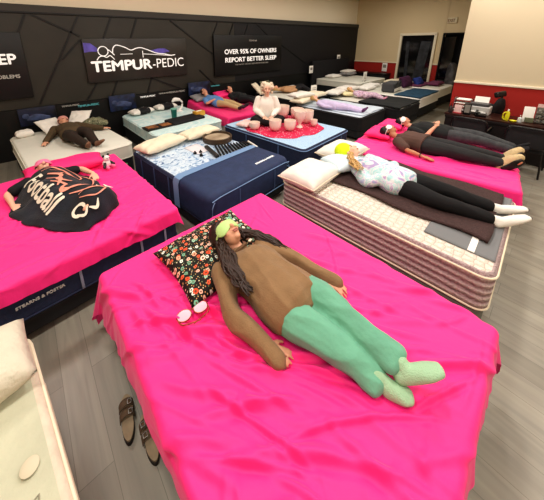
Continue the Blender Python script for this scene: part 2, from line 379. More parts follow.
def headmesh(m, h, c, f, s=1.):
    h, c, f = V(h), V(c).normalized(), V(f).normalized(); f = (f-c*f.dot(c)).normalized(); sd = c.cross(f).normalized(); ax = (sd, f, c)
    m.ell(h+c*.025*s-f*.012*s, (.076*s, .094*s, .088*s), ax)
    m.ell(h+f*.022*s-c*.035*s, (.058*s, .064*s, .075*s), ax)
    m.ell(h+f*.062*s-c*.092*s, (.024*s, .02*s, .018*s), ax, 10, 8)
    m.loft([h+f*.080*s+c*.012*s, h+f*.096*s-c*.012*s, h+f*.105*s-c*.034*s], [.008*s, .011*s, .014*s], n=8, k=2)
    for q in (-1, 1):
        m.ell(h+sd*q*.076*s-c*.01*s-f*.012*s, (.009*s, .019*s, .030*s), ax, 8, 6)
        m.ell(h+f*.083*s-c*.040*s+sd*q*.014*s, (.010*s, .009*s, .010*s), ax, 8, 6)
        m.ell(h+f*.058*s+sd*q*.038*s-c*.030*s, (.026*s, .022*s, .024*s), ax, 8, 6)
    m.ell(h+f*.087*s-c*.060*s, (.024*s, .010*s, .006*s), ax, 8, 6); m.ell(h+f*.085*s-c*.070*s, (.021*s, .010*s, .007*s), ax, 8, 6)
    return ax
def foot(m, an, heel, toe, up=(0, 0, 1), s=1., r=1.):
    an, heel, toe = V(an), V(heel), V(toe)
    m.loft([heel, heel.lerp(toe, .35), heel.lerp(toe, .72), toe], [.033*s*r, .039*s*r, .048*s*r, .039*s*r], [.032*s*r, .036*s*r, .028*s*r, .020*s*r], U=up, n=12, k=3)
    m.loft([an, heel.lerp(toe, .22)], [.036*s*r, .038*s*r], n=10, k=2)
def person(name, label, J, U=(0, 0, 1), s=1., vox=.011, skin=SKIN, top=None, bottom=None, sock=None, toptype='long', topfat=1., legfat=1., hem=.07, hs=1., hair=None, wr=.005, hands=True, curl=.35, cuff=.0, extra=None, parts=None):
    J = {k: V(v) for k, v in J.items()}; U = V(U).normalized(); loc = V((J['hip'].x, J['hip'].y, J.get('ground', V((0, 0, .62))).z))
    R = thing(name, label, 'person', loc)
    hip, neck = J['hip'], J['neck']; sL, sR = J['sL'], J['sR']; mid = (sL+sR)/2
    sd = (sL-sR).normalized(); ch = mid.lerp(hip, .28); wa = mid.lerp(hip, .66)
    hL = hip+sd*.085*s; hR = hip-sd*.085*s
    hL = J.get('hipL', hL); hR = J.get('hipR', hR)
    for S in 'LR':
        ld = (J['a'+S]-J['k'+S]).normalized(); q = sd if S == 'L' else -sd
        if 'he'+S not in J: J['he'+S] = J['a'+S]+ld*.045*s-U*.012*s
        if 't'+S not in J: J['t'+S] = J['he'+S]+(U*.62+ld*.65+q*.35).normalized()*.17*s
        if 'u'+S not in J: J['u'+S] = U if abs((J['t'+S]-J['he'+S]).normalized().dot(U)) < .5 else -ld
    m = M(); ax = headmesh(m, J['head'], J['crown'], J['face'], s*hs)
    m.loft([J['head']-ax[2]*.05*s-ax[1]*.02*s, neck, mid.lerp(hip, .05)], [.05*s, .052*s, .07*s], U=U, n=12)
    k = .9
    m.loft([mid, ch, wa, hip], [.15*s*k, .15*s*k, .13*s*k, .15*s*k], [.07*s*k, .10*s*k, .095*s*k, .10*s*k], U=U, n=16)
    for S in 'LR':
        sh, el, w_ = J['s'+S], J['e'+S], J['w'+S]
        m.loft([sh, sh.lerp(el, .5), el, el.lerp(w_, .4), w_], [.046*s, .042*s, .036*s, .037*s, .025*s], n=12)
        if hands:
            d = J.get('d'+S, V()) if ('d'+S) in J else (w_-el)
            hand(m, w_+V(d).normalized()*.01, d, J.get('n'+S, U), J.get('th'+S, sd*(-1 if S == 'L' else 1)), s, curl)
        h_ = hL if S == 'L' else hR; kn, an = J['k'+S], J['a'+S]
        m.loft([h_, h_.lerp(kn, .5), kn, kn.lerp(an, .35), an], [.078*s*k, .07*s*k, .05*s*k, .047*s*k, .032*s*k], n=12)
        foot(m, an, J['he'+S], J['t'+S], J['u'+S], s, .86 if sock else 1)
    me = fuse(m, vox, 3)
    me.transform(Matrix.Translation(-loc)); finish('body', me, skin, R, sharp=None)
    if top:
        m = M(); f = topfat
        m.loft([mid.lerp(neck, .62), mid.lerp(hip, .02), ch, wa, hip, hip+(hip-wa).normalized()*hem*s], [.066*s, .165*s*f, .175*s*f, .165*s*f, .19*s*f, .195*s*f], [.06*s, .082*s*f, .122*s*f, .12*s*f, .132*s*f, .125*s*f], U=U, n=20)
        for S in 'LR':
            sh, el, w_ = J['s'+S], J['e'+S], J['w'+S]
            if toptype != 'short': m.loft([sh, sh.lerp(el, .5), el, el.lerp(w_, .5), w_.lerp(el, cuff)], [.068*s*f, .064*s*f, .056*s*f, .052*s*f, .044*s*f], n=14)
            else: m.loft([sh, sh.lerp(el, .4), sh.lerp(el, .75)], [.066*s*f, .064*s*f, .062*s*f], n=14)
        me = fuse(m, vox, 4, wrinkle(wr, 9, (hip-mid), 2)); me.transform(Matrix.Translation(-loc)); finish('shirt' if toptype != 'sweater' else 'sweater', me, top, R, sharp=None)
    if bottom:
        m = M(); f = legfat
        m.loft([wa.lerp(hip, .6), hip, hip+(hip-wa).normalized()*.06*s], [.15*s*f, .172*s*f, .15*s*f], [.1*s*f, .115*s*f, .09*s*f], U=U, n=18)
        for S in 'LR':
            h_ = hL if S == 'L' else hR; kn, an = J['k'+S], J['a'+S]
            m.loft([h_, h_.lerp(kn, .5), kn, kn.lerp(an, .5), an], [.1*s*f, .092*s*f, .073*s*f, .064*s*f, .056*s*f], n=14)
        me = fuse(m, vox, 4, wrinkle(wr, 8, (hip-mid)*.0001+V((0, 0, 0)), 5)); me.transform(Matrix.Translation(-loc)); finish('trousers', me, bottom, R, sharp=None)
    if sock:
        for S in 'LR':
            m = M(); kn, an = J['k'+S], J['a'+S]
            m.loft([an.lerp(kn, .22), an], [.046*s, .044*s], n=12)
            foot(m, an, J['he'+S], J['t'+S], J['u'+S], s, 1.12)
            me = fuse(m, vox*.8, 3); me.transform(Matrix.Translation(-loc)); finish('sock', me, sock, R, sharp=None)
    if hair:
        m = M(); h = J['head']; sdx, fx, cx = ax
        m.ell(h+cx*.034*s-fx*.022*s, (.086*s, .094*s, .094*s), ax)
        hair_kind, hm = hair
        if hair_kind in ('long', 'medium'):
            n = 26 if hair_kind == 'long' else 16; R2 = random.Random(hash(name) % 1000 if False else len(label))
            for i in range(n):
                a = math.pi*(i/(n-1))*2; q = -1 if i % 2 else 1
                st = h+sdx*q*.07*s+cx*(R2.uniform(-.03, .06))*s-fx*R2.uniform(0, .06)*s
                e1 = st+sdx*q*.03*s-cx*.10*s; e2 = e1-cx*R2.uniform(.05, .16)*s+sdx*q*R2.uniform(-.03, .06)*s
                for p in (e1, e2): p.z = max(p.z, loc.z+.04)
                m.loft([st, e1, e2], [.018*s, .016*s, .006*s], n=6, k=3)
        me = fuse(m, vox, 1, wrinkle(.006*s, 30, cx, 1)); me.transform(Matrix.Translation(-loc)); finish('hair', me, hm, R, sharp=None)
    R['_ax'] = 0; del R['_ax']
    return R, ax, loc
def face_detail(R, ax, h, loc, s=1., eyes=True, lips=True, mask=None, maskname='sleep_mask'):
    sd, f, c = ax; h = V(h)
    if lips:
        m = M(); m.ell(h+f*.0925*s-c*.060*s, (.025*s, .0085*s, .0055*s), ax, 10, 8); m.ell(h+f*.091*s-c*.0705*s, (.021*s, .0085*s, .0065*s), ax, 10, 8); m.build('lips', LIP, R, off=loc)
    if eyes:
        for q in (-1, 1):
            m = M(); m.ell(h+f*.080*s+c*.006*s+sd*q*.033*s, (.013*s, .008*s, .004*s), ax, 10, 8); m.build('eye', HAIRD, R, off=loc)
            m = M(); m.ell(h+f*.083*s+c*.028*s+sd*q*.033*s, (.019*s, .006*s, .004*s), ax, 10, 8); m.build('eyebrow', HAIRD, R, off=loc)
    if mask:
        m = M(); G = []
        n = 25
        for i in range(n):
            row = []
            u = -1+2*i/(n-1)
            for j in range(9):
                v = -1+2*j/8; hh = (.042+.014*math.cos(u*math.pi*.9+0)*-1*.6+.004)*s*(1-abs(u)**5*.85)
                if v < 0: hh *= (1-.38*math.exp(-(u/.16)**2))
                a = u*1.15; x = .092*s*math.sin(a); y = (.104*math.cos(a)-.006)*s-(v*v)*.010*s
                p = h+sd*x+f*y+c*(.006*s+v*hh*1.0); row.append(tuple(p))
            G.append(row)
        m.grid(np.array(G)); o = m.build(maskname, mask, R, off=loc, sharp=None)
        so = o.modifiers.new('s', 'SOLIDIFY'); so.thickness = .012*s; so.offset = .3
        sb = o.modifiers.new('b', 'SUBSURF'); sb.levels = 1; sb.render_levels = 1
        m = M(); P = [h+sd*math.sin(a)*.094*s+f*math.cos(a)*.1*s+c*.006*s for a in [1.1+i*(2*math.pi-2.2)/12 for i in range(13)]]
        m.tube(P, .007*s, 6, 2); m.build('mask_strap', mask, R, off=loc)

# ================================================================== ROOM
BEIGE = mat('beige_wall_paint', 'd6c4a0', .9, bump=.05, bscale=200)
CREAMW = mat('cream_wall_paint', 'cfc2a6', .9, bump=.05, bscale=200)
REDW = mat('red_wainscot_paint', 'a5261f', .8)
RAIL = mat('cream_trim_paint', 'e6dcc4', .6)
PANEL = mat('charcoal_wall_panel', '34322b', .5, var=.25, vscale=1.5)
PANEL2 = mat('black_wall_panel', '17161a', .55)
GROOVE = mat('black_groove', '0a0a0b', .5)
BANDM = mat('grey_top_band', '3f3d38', .6)
struct('floor', M().box((5, 1.5, -.05), (18, 13, .1)), FLOOR)
struct('ceiling', M().box((5, 1.5, 4.25), (18, 13, .1)), CREAMW)
struct('wall_left', M().box((5, 7.15, 2.1), (18, .2, 4.2)), mat('cream_soffit_painted_light', 'f3e8cf', .9))  # paler colour stands in for light reaching the upper wall
struct('wall_rear', M().box((5, -3.6, 2.1), (18, .2, 4.2)), CREAMW)
struct('wall_near', M().box((-2.6, 1.7, 2.1), (.2, 10.7, 4.2)), CREAMW)
# far end wall with red lower half
m = M(); X = 13.0
m.box((X+.1, 6.0, 2.1), (.2, 2.1, 4.2)); m.box((X+.1, 4.31, 3.35), (.2, 1.28, 1.7)); m.box((X+.1, 3.53, 2.1), (.2, .28, 4.2)); m.box((X+.1, 3.03, 3.35), (.2, .74, 1.7)); m.box((X+.1, 2.0, 2.1), (.2, 1.35, 4.2))
struct('wall_end', m, BEIGE)
m = M(); m.box((X-.01, 5.93, .66), (.02, 2.04, 1.32)); m.box((X-.01, 3.53, .66), (.02, .2, 1.32)); struct('trim_1', m, REDW)
m = M(); m.box((X-.02, 5.93, 1.35), (.05, 2.04, .05)); m.box((X-.02, 3.53, 1.35), (.05, .2, .05)); struct('trim_2', m, RAIL)
# glazed interior window / door of the far wall
GLD = mat('dark_glass', '0c0c0f', .08, spec=.8); DARK = mat('dark_recess', '0b0a0c', .9); GHOST = mat('painted_reflection_grey', '3d4046', .7, var=.7, vscale=5)  # GHOST: mottled grey for reflections painted onto the window glass
m = M()
for c, d in (((X-.03, 4.93, 1.26), (.1, .09, 2.52)), ((X-.03, 3.66, 1.26), (.1, .09, 2.52)), ((X-.03, 4.3, 2.53), (.1, 1.36, .1))): m.box(c, d, bev=.01)
w1 = struct('window_1', m, RAIL)
M().box((X+.02, 4.3, 1.25), (.015, 1.2, 2.45)).build('pane', GLD, w1)
M().box((X+.19, 3.7, 1.3), (.02, 2.6, 2.6)).build('dark_backing', DARK, w1)
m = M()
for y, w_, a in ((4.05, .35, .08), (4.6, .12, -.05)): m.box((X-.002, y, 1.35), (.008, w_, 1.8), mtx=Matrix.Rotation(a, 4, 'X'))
m.build('painted_reflection', GHOST, w1)  # grey strips in front of the pane imitate its reflections
m = M(); m.box((X-.02, 3.4, 1.25), (.06, .05, 2.5)); m.box((X-.02, 2.66, 1.25), (.06, .05, 2.5)); m.box((X-.02, 3.03, 2.52), (.06, .79, .06))
d1 = struct('door_1', m, DARK)
m = M(); m.box((X+.03, 3.2, 1.2), (.03, .4, 2.4)); m.build('door_leaf', GLD, d1)
# near wall block that juts out on the right, with red lower half behind the desk
XN = 8.3
struct('wall_right', M().box((XN+2.4, -.89, 2.1), (4.8, 5.32, 4.2)), CREAMW)
struct('trim_3', M().box((XN-.01, -.89, .64), (.02, 5.32, 1.28)), REDW)
struct('trim_4', M().box((XN-.02, -.89, 1.3), (.05, 5.34, .05), bev=.01), RAIL)
# black feature wall
m = M(); YP = 6.95
m.mi = 0; m.box((5, YP+.05, 1.98), (16, .1, 1.86)); 
m.mi = 3; m.box((9.2, YP+.045, 1.98), (7.6, .1, 1.84))
m.mi = 1; m.box((5, YP+.045, .52), (16, .11, 1.04))
m.mi = 2; m.box((5, YP+.04, 2.985), (16, .14, .13)); m.mi = 1; m.box((5, YP+.03, 2.905), (16, .13, .03))
for (x0, z0), (x1, z1) in [[(0.35, 2.88), (1.14, 2.47)], [(1.17, 2.88), (0.19, 1.1)], [(0.27, 2.88), (0.05, 2.43)], [(1.83, 2.88), (1.59, 2.39)], [(2.41, 2.88), (2.22, 2.43)], [(3.27, 2.88), (4.1, 2.29)], [(4.1, 2.29), (4.9, 1.75)], [(4.79, 2.88), (4.59, 2.5)], [(5.39, 2.9), (5.2, 2.5)], [(6.0, 2.9), (5.8, 2.5)], [(6.31, 2.91), (6.97, 2.46)], [(7.44, 2.26), (9.07, 1.45)], [(2.48, 1.49), (3.46, 1.04)], [(1.34, 1.45), (1.06, 1.04)], [(1.78, 1.45), (1.59, 1.04)], [(0.73, 1.98), (1.13, 2.39)], [(2.65, 1.5), (2.48, 1.04)], [(4.08, 1.53), (4.59, 1.04)], [(-1.2, 2.9), (-1.9, 1.1)]]:
    l = math.hypot(x1-x0, z1-z0); a = math.atan2(z1-z0, x1-x0)
    m.mi = 1; m.box(((x0+x1)/2, YP-.005, (z0+z1)/2), (l, .03, .035), mtx=Matrix.Rotation(-a, 4, 'Y'))
o = m.build('wall_panelling', [PANEL, GROOVE, BANDM, PANEL2], smooth=False); o['kind'] = 'structure'
LETW = mat('white_lettering', 'f4f3f0', .5, emit=.25); LETG = mat('grey_lettering', 'b9b6b0', .6); TEAL = mat('teal_lettering', '5fb6bc', .6, emit=.15)
BAN = mat('banner_face', '0d0d0f', .4); BANG = mat('banner_grey_face', '35312d', .35, var=.3, vscale=2)
PURP = mat('purple_swirl', '6f63c8', .5, var=.4, vscale=8)
# left banner (runs out of the frame)
b0 = thing('wall_banner', 'black banner at the far left of the panelled wall, lettering cut by the picture edge', 'sign', (-.9, 6.9, 1.9), 0)
M().box((0, 0, 0), (2.04, .03, 1.26), bev=.01).build('banner_face', BAN, b0)
text('lettering', 'SLEEP', .27, onwall(.88, -.02, .05), LETW, b0, bold=.008, align='RIGHT'); text('lettering', 'PROBLEMS', .095, onwall(.88, -.02, -.22), LETG, b0, bold=.003, align='RIGHT')
# brand sign
b1 = thing('wall_sign', 'dark grey sign with white reclining line figure and large white lettering', 'sign', (2.4, 6.9, 1.93), 0)
M().box((0, 0, 0), (2.5, .04, .97), bev=.01).build('sign_face', BANG, b1)
t1 = text('lettering', 'TEMPUR', .33, onwall(-1.17, -.026, -.24), LETW, b1, bold=.012); t1.dimensions
def fit(o, x0, x1):
    xs = [v.co.x for v in o.data.vertices]; a, b = min(xs), max(xs); k = (x1-x0)/(b-a)
    for v in o.data.vertices: v.co.x = x0+(v.co.x-a)*k
    o.data.update()
fit(t1, -1.15, .25)
t2 = text('lettering', '-PEDIC', .33, onwall(.25, -.026, -.24), LETW, b1, bold=-.004); fit(t2, .27, 1.14)
m = M(); off = lambda P: [(x-2.4, -.028, z-1.93) for x, z in P]
m.tube(off([(1.39, 1.95), (1.45, 2.02), (1.53, 2.03), (1.6, 2.0), (1.67, 2.04), (1.72, 2.0), (1.76, 1.95)]), .012, 6)
m.tube(off([(1.54+.105*math.cos(a*.5), 2.14+.105*math.sin(a*.5)) for a in range(14)]), .012, 6)
m.tube(off([(1.64, 2.18), (1.71, 2.12), (1.77, 2.05)]), .012, 6)
m.tube(off([(1.74, 2.1), (1.76, 2.2), (1.84, 2.27), (2.02, 2.22), (2.16, 2.15), (2.29, 2.19), (2.41, 2.20), (2.56, 2.15), (2.79, 2.06), (3.01, 2.03), (3.18, 1.99), (3.3, 2.0)]), .013, 6)
m.tube(off([(1.91, 2.06), (2.19, 2.06)]), .008, 6); m.tube(off([(2.44, 2.12), (2.44, 1.97)]), .01, 6); m.tube(off([(2.45, 2.05), (2.8, 2.02), (3.2, 1.98)]), .009, 6)
m.build('line_figure', LETW, b1)
def flat(P, y, name, ma, par):
    m = M(); n = len(P); m.add([(x, y, z) for x, z in P]+[(x, y-.006, z) for x, z in P], [tuple(range(n)), tuple(range(n, 2*n))[::-1]]+[(i, (i+1) % n, n+(i+1) % n, n+i) for i in range(n)]); return m.build(name, ma, par, smooth=False)
flat([(x-2.4, z-1.93) for x, z in [(1.16, 2.33), (1.3, 2.32), (1.42, 2.22), (1.44, 2.13), (1.3, 2.14), (1.16, 2.12)]], -.021, 'purple_swirl', PURP, b1)
flat([(x-2.4, z-1.93) for x, z in [(2.6, 2.12), (2.85, 2.17), (3.03, 2.17), (3.16, 2.09), (2.95, 2.05), (2.8, 2.07)]], -.021, 'purple_swirl', PURP, b1)
# slogan sign
b2 = thing('wall_sign', 'black sign with the slogan about owners and better sleep', 'sign', (6.05, 6.9, 1.9), 0)
M().box((0, 0, 0), (2.95, .04, 1.22), bev=.01).build('sign_face', BAN, b2)
t = text('lettering', 'OVER 95% OF OWNERS', .2, onwall(-1, -.026, .05), LETW, b2, bold=.006); fit(t, -1.1, 1.2)
t = text('lettering', 'REPORT BETTER SLEEP', .2, onwall(-1, -.026, -.2), LETW, b2, bold=.006); fit(t, -1.08, 1.2)
t = text('lettering', 'TEMPUR', .08, onwall(0, -.026, .42), LETG, b2); fit(t, -.1, .25)
t = text('lettering', 'THE MOST HIGHLY RECOMMENDED BED', .055, onwall(-.7, -.026, -.31), LETG, b2); fit(t, -.7, .8)
# low picture panels along the bed heads
def photo_panel(x0, x1, z0, z1, label, y=6.86, c2='1b2747'):
    t = thing('picture_panel', label, 'sign', ((x0+x1)/2, y, (z0+z1)/2))
    M().box((0, 0, 0), (x1-x0, .04, z1-z0), bev=.008).build('panel_face', mat('sleeping_photo_'+c2, '14161f', .4, c2=c2, vscale=5), t)
    k = (x1-x0); m = M(); m.loft([(-k*.3, -.02, -.05), (-k*.05, -.024, -.02), (k*.3, -.02, -.08)], [.03, .07, .05], [.008]*3, U=(0, -1, 0)); m.ell((-k*.32, -.022, .02), (.06, .01, .055)); m.build('sleeper_image', mat('photo_blue', '4a5880', .6, var=.6, vscale=9), t); return t
photo_panel(-.2, .43, .70, 1.06, 'small dark photo panel above the head of the white bed')
photo_panel(1.5, 2.12, .72, 1.10, 'blue photo panel left of the black wrapped pillows', c2='27365f')
photo_panel(3.62, 4.35, .82, 1.2, 'blue photo panel behind the pink bed by the wall', c2='27365c')
for x, z, s, b, ma in ((.55, .98, .05, 'TEMPUR-PEDIC', LETG), (.85, .93, .065, 'TEMPUR-PEDIC', TEAL), (2.25, .95, .06, 'TEMPUR-PEDIC', LETW), (2.75, .98, .05, 'TEMPUR-PEDIC', LETG), (3.05, .97, .07, 'TEMPUR-PEDIC', LETG), (4.4, 1.0, .05, 'TEMPUR-PEDIC', TEAL)):
    o = text('wall_lettering', b, s, onwall(x, 6.888, z), ma, None, bold=.001); tag(o, 'small %s lettering on the black wall, %s' % ('teal' if ma is TEAL else 'pale', {.55: 'right of the small dark photo panel', .85: 'above the olive-clad sleeper', 2.25: 'above the striped-end pillows, lower line', 2.75: 'above the second black wrapped pillow', 3.05: 'left of the pink bed by the wall', 4.4: 'right of the photo panel by the pink bed'}[x]), 'lettering', kind=None)
m = M().box((13-.03, 3.22, 3.0), (.05, .3, .2), bev=.01); o = m.build('exit_sign', mat('exit_sign_face', 'd9cdae', .5)); tag(o, 'pale exit sign high on the far wall above the dark doorway', 'sign')
t = text('lettering', 'EXIT', .16, Matrix.Translation((12.94, 3.36, 2.94)) @ Matrix.Rotation(-math.pi/2, 4, 'Z') @ Matrix.Rotation(math.pi/2, 4, 'X'), mat('exit_letters', '8a6a4a', .6), o, bold=.004, sx=.7)

# ================================================================== BEDS
BEDS = {}
def bed(key, label, cx, cy, th, w, L=2.03, z=.62, split=.24, top=WHITE, side=WHITE, base=DBASE, group=None, border=None, leg=True, rc=.1):
    t = thing('bed', label, 'bed', (cx, cy, 0), math.radians(th), group); BEDS[key] = (t, w, L, z)
    m = M(); m.top = 1; m.slab(-w/2, w/2, -L, 0, split, z, rc, .035); m.build('mattress', [side, top], t)
    for zz in (z-.03, split+.03):
        q = M(); r = rc; C = []
        for cx_, cy_, a0 in ((w/2-r, -r, 0), (-w/2+r, -r, 90), (-w/2+r, -L+r, 180), (w/2-r, -L+r, 270)):
            for k in range(5): a = math.radians(a0+22.5*k); C.append((cx_+(r+.003)*math.cos(a), cy_+(r+.003)*math.sin(a), zz))
        C.append(C[0]); q.tube(C, .008, 6, 1); q.build('piping', border or side, t)
    M().slab(-w/2+.015, w/2-.015, -L+.015, -.015, .07, split, rc*.8, .02).build('foundation', base, t)
    if leg:
        for sx in (-1, 1):
            for yy in (-.15, -L+.15): M().box((sx*(w/2-.15), yy, .035), (.07, .07, .075), bev=.01).build('leg', DBASE, t)
    return t
def W(key, x, y, z=0):
    t, w, L, zz = BEDS[key]; a = t.rotation_euler[2]; c, s = math.cos(a), math.sin(a)
    return V((t.location.x+x*c-y*s, t.location.y+x*s+y*c, z))
def RZ(key): return BEDS[key][0].rotation_euler[2]
def put_sheet(key, label, m, material, cat='sheet', name='draped_sheet'):
    o = m.build(name, material, sharp=None); t = BEDS[key][0]; o.location = t.location; o.rotation_euler = t.rotation_euler
    tag(o, label, cat); return o

WM = mat('white_mattress_top', 'dbd9cd', .8, var=.05, vscale=3, bump=.15, bscale=60)
TEALM = multi_mat('pale_teal_marbled_top', [(.3, 'a9cdd0'), (.45, 'd5e3df'), (.6, 'b9d8d8'), (.7, 'e3e9e4')], 2.5)
bed('A', 'white mattress on a black base with the sleeper in olive, nearest the left wall', .35, 6.6, 6.3, 1.5, split=.34, top=WM, side=WM, rc=.12)
bed('B', 'pale teal mattress with two black wrapped pillows at its head', 2.5, 6.78, 1.2, 1.6, split=.36, top=TEALM, side=TEALM, rc=.12)
bed('C', 'bed under the bright pink sheet against the black wall, two people on it', 4.30, 6.74, -2, 1.55, top=WM, side=WM)
bed('D', 'navy mattress with pale blue knit top carrying the singing bowls', 3.89, 4.51, 4.1, 1.55, split=.22, top=QBLUE, side=NAVY, border=LBLUE)
bed('E', 'navy mattress with blue leaf print top, drum and chimes on it', 1.92, 4.38, 5.9, 1.53, z=.60, split=.2, top=BLUEPAT, side=NAVY, border=NAVY)
bed('P', 'navy mattress on a black base beneath the pink sheet and football blanket', -.05, 4.34, 3.0, 1.93, split=.22, top=NAVY, side=NAVY, border=NAVY, z=.60)
bed('F', 'mattress with quilted cream top and mauve banded sides in the right foreground', 3.06, 2.08, 2.1, 1.52, split=.26, top=QUILT, side=STRIPE, base=GREYB, border=CREAM)
bed('G', 'wide bed under a pink sheet by the desk, two people lying side by side', 4.80, 2.22, 9, 1.95, top=WM, side=WM, z=.60)
bed('H', 'big foreground bed under the bright pink sheet on a grey fabric base', 1.03, 1.98, 1.2, 1.67, top=WM, side=WM, base=GREYB, z=.588, split=.36)
bed('I', 'cream tufted mattress cut off by the lower left corner', -1.163, 1.70, 7.4, 1.80, L=2.2, z=.60, split=.18, top=mat('pale_green_cream_top', 'c6c6ae', .85, var=.12, vscale=5, bump=.5, bscale=25), side=mat('cream_border', 'd8ccb8', .85, var=.12, vscale=14, bump=.5, bscale=40), border=CREAM, base=CREAM)
bed('J', 'black sided bed where a child in lilac lies, behind the singing bowls', 6.50, 4.80, 2, 1.45, L=1.95, z=.58, top=mat('pale_blue_white_top', 'cdd9e4', .8, var=.1, vscale=9), side=BLACK)
bed('K', 'black sided bed with cream pillows and a sleeping small child', 8.06, 4.70, 0, 1.42, L=2.15, z=.58, top=WM, side=BLACK)
bed('N', 'white mattress with blue and teal throw near the far wall', 9.75, 4.7, 0, 1.75, L=2.1, z=.64, split=.34, top=WM, side=WHITE)
bed('O', 'white mattress furthest right by the dark doorway', 11.75, 4.7, 0, 1.6, L=2.0, z=.66, split=.34, top=WM, side=WHITE)
bed('Q', 'low white bed behind the bowl player, someone resting on it', 6.95, 6.85, -1, 1.6, L=1.95, z=.6, top=WM, side=BLACK)
tL = bed('R', 'high white bed with a tall black headboard in the far corner', 10.6, 6.72, 0, 2.2, L=1.9, z=.80, split=.55, top=WM, side=WM)
M().slab(-1.3, 1.5, .02, .14, .1, 1.52, .04, .02).build('headboard', BLACK, tL)
# navy quilt borders: vertical tapes and handles on the visible sides
def tapes(key, sides, ma=LBLUE, z0=.25, z1=.57):
    t, w, L, z = BEDS[key]
    for s, ts in sides.items():
        for q in ts:
            if s == 'foot': M().box((q, -L-.006, (z0+z1)/2), (.022, .012, z1-z0), bev=.004).build('handle_tape', ma, t)
            else: M().box((-w/2-.006, -q, (z0+z1)/2), (.012, .022, z1-z0), bev=.004).build('handle_tape', ma, t)
tapes('P', {'foot': (.55, .02, .80)}, mat('grey_tape', '8d93a6', .7), .25, .48); tapes('D', {'foot': (-.2, .45), 'left': (.7, 1.5)}, mat('dim_blue_tape', '4c6288', .7)); tapes('E', {'left': (.35, .75, 1.15)}, mat('dim_blue_tape', '4c6288', .7))
# Stearns lettering on the navy border facing the camera
t = BEDS['P'][0]
o = text('lettering', 'STEARNS & FOSTER', .036, Matrix.Translation((-.62, -2.043, .375)) @ Matrix.Rotation(math.pi/2, 4, 'X'), LETG, t, bold=.001); fit(o, -.42, -.10)
# tufting button and stitched motifs on the cream mattress
t = BEDS['I'][0]; BT = mat('tuft_button', 'cfc6ae', .8)
for x, y in ((.80, -.72), (.8, -1.2), (.45, -.72), (.45, -1.2)): M().lathe([(0, .604), (.03, .606), (.034, .612), (.02, .618), (0, .617)], (x, y, 0)).build('tuft_button', BT, t)
for x, y in ((.74, -.25), (.70, -.92)):
    m = M()
    for a, b in (((0, 0), (.1, .02)), ((.1, .02), (.11, .09)), ((.11, .09), (.01, .07)), ((.01, .07), (0, 0)), ((.03, .01), (.04, .08)), ((.07, .015), (.08, .085))): m.tube([(x+a[0], y+a[1], .602), (x+b[0], y+b[1], .602)], .003, 6, 1)
    m.build('stitched_motif', mat('stitch_grey', '9a9683', .8), t)

# ------------------------------------------------------------------ pink sheets
crH = creases(95, 3, (-.85, .3, -2.0, -.2), .15, .8, (95, 160), (.004, .017), (.009, .028))+creases(60, 5, (-.8, .8, -2.03, 0), .1, .5, (0, 180), (.002, .007), (.008, .02))+creases(26, 8, (.2, .85, -2.0, -.9), .2, .7, (100, 150), (.005, .014), (.012, .03))
def bodydip(x, y): return .012*np.exp(-((x-.05)/.4)**2-((y+1.1)/.7)**2)*0
put_sheet('H', 'bright pink sheet over the big foreground bed, creased', sheet(1.74, 2.06, .632, (.24, .30, .34, .22), crH, 300, 1, .10, .35, hemf=lambda x, y, ex, ey: np.where(ex < -1e-6, np.clip(1.55+y*.85, .15, 1.5), 1.)), PINK)
crP = creases(75, 13, (-.9, .9, -2.0, -.3), .2, .8, (-40, 60), (.006, .017), (.01, .028))+creases(16, 14, (-.9, .9, -1.95, -1.3), .3, .7, (-15, 20), (.004, .01), (.012, .03))
put_sheet('P', 'pink sheet beneath the football blanket', sheet(1.96, 2.05, .62, (.2, .13, .05, .145), crP, 190, 2, .06, .18), PINK)
crG = creases(45, 23, (-.95, .1, -2.0, -.1), .2, .8, (-110, -60), (.006, .016), (.01, .03))
put_sheet('G', 'pink sheet under the two people beside the desk', sheet(1.98, 2.05, .62, (.17, .2, .1, .14), crG, 170, 3, .08, .3), PINK)
crC = creases(30, 33, (-.8, .8, -2.0, -.1), .15, .5, (0, 180), (.003, .01), (.01, .03))
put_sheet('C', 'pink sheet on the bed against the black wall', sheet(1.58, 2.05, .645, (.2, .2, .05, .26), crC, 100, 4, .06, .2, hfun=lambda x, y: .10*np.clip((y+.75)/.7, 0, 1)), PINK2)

# ------------------------------------------------------------------ navy cover over the foot of E
def bandcover(key, y0, y1, z, over, ma, name='foot_cover'):
    t, w, L, _ = BEDS[key]; P = []
    prof = [(-w/2-.03, z-over)]+[(-w/2-.03, z-over+(over-.06)*i/5) for i in range(1, 6)]
    for i in range(6): a = math.pi/2*i/5; prof.append((-w/2-.03+.07*(1-math.cos(a)), z-.06+.07*math.sin(a)))
    prof += [(-w/2+.05+(w-.1)*i/10, z+.012+.006*math.sin(i)) for i in range(1, 10)]
    pr2 = [(-x, zz) for x, zz in prof[:12]][::-1]; prof += pr2
    return prof
t, w, L, z = BEDS['E']
m = M(); m.top = 0; m.slab(-w/2-.02, w/2+.02, -L-.025, -L+.70, .20, .635, .13, .09)
cv = m.build('foot_cover', NAVYC); cv.location = t.location; cv.rotation_euler = t.rotation_euler; tag(cv, 'navy quilted cover over the foot of the leaf print bed', 'cover')
m = M(); prof = [(-w/2-.024, .21), (-w/2-.024, .56), (-w/2+.0, .615), (-w/2+.07, .637), (0, .639), (w/2-.07, .637), (w/2, .615), (w/2+.024, .56), (w/2+.024, .21)]
A_ = np.array([[(x, -L+.70+dy, zz+dz) for x, zz in prof] for dy, dz in ((-.1, .003), (-.1, .006), (.0, .006), (.03, .0), (.03, -.02))]); m.grid(A_); m.build('cover_band', LBLUE, cv)
m = M()
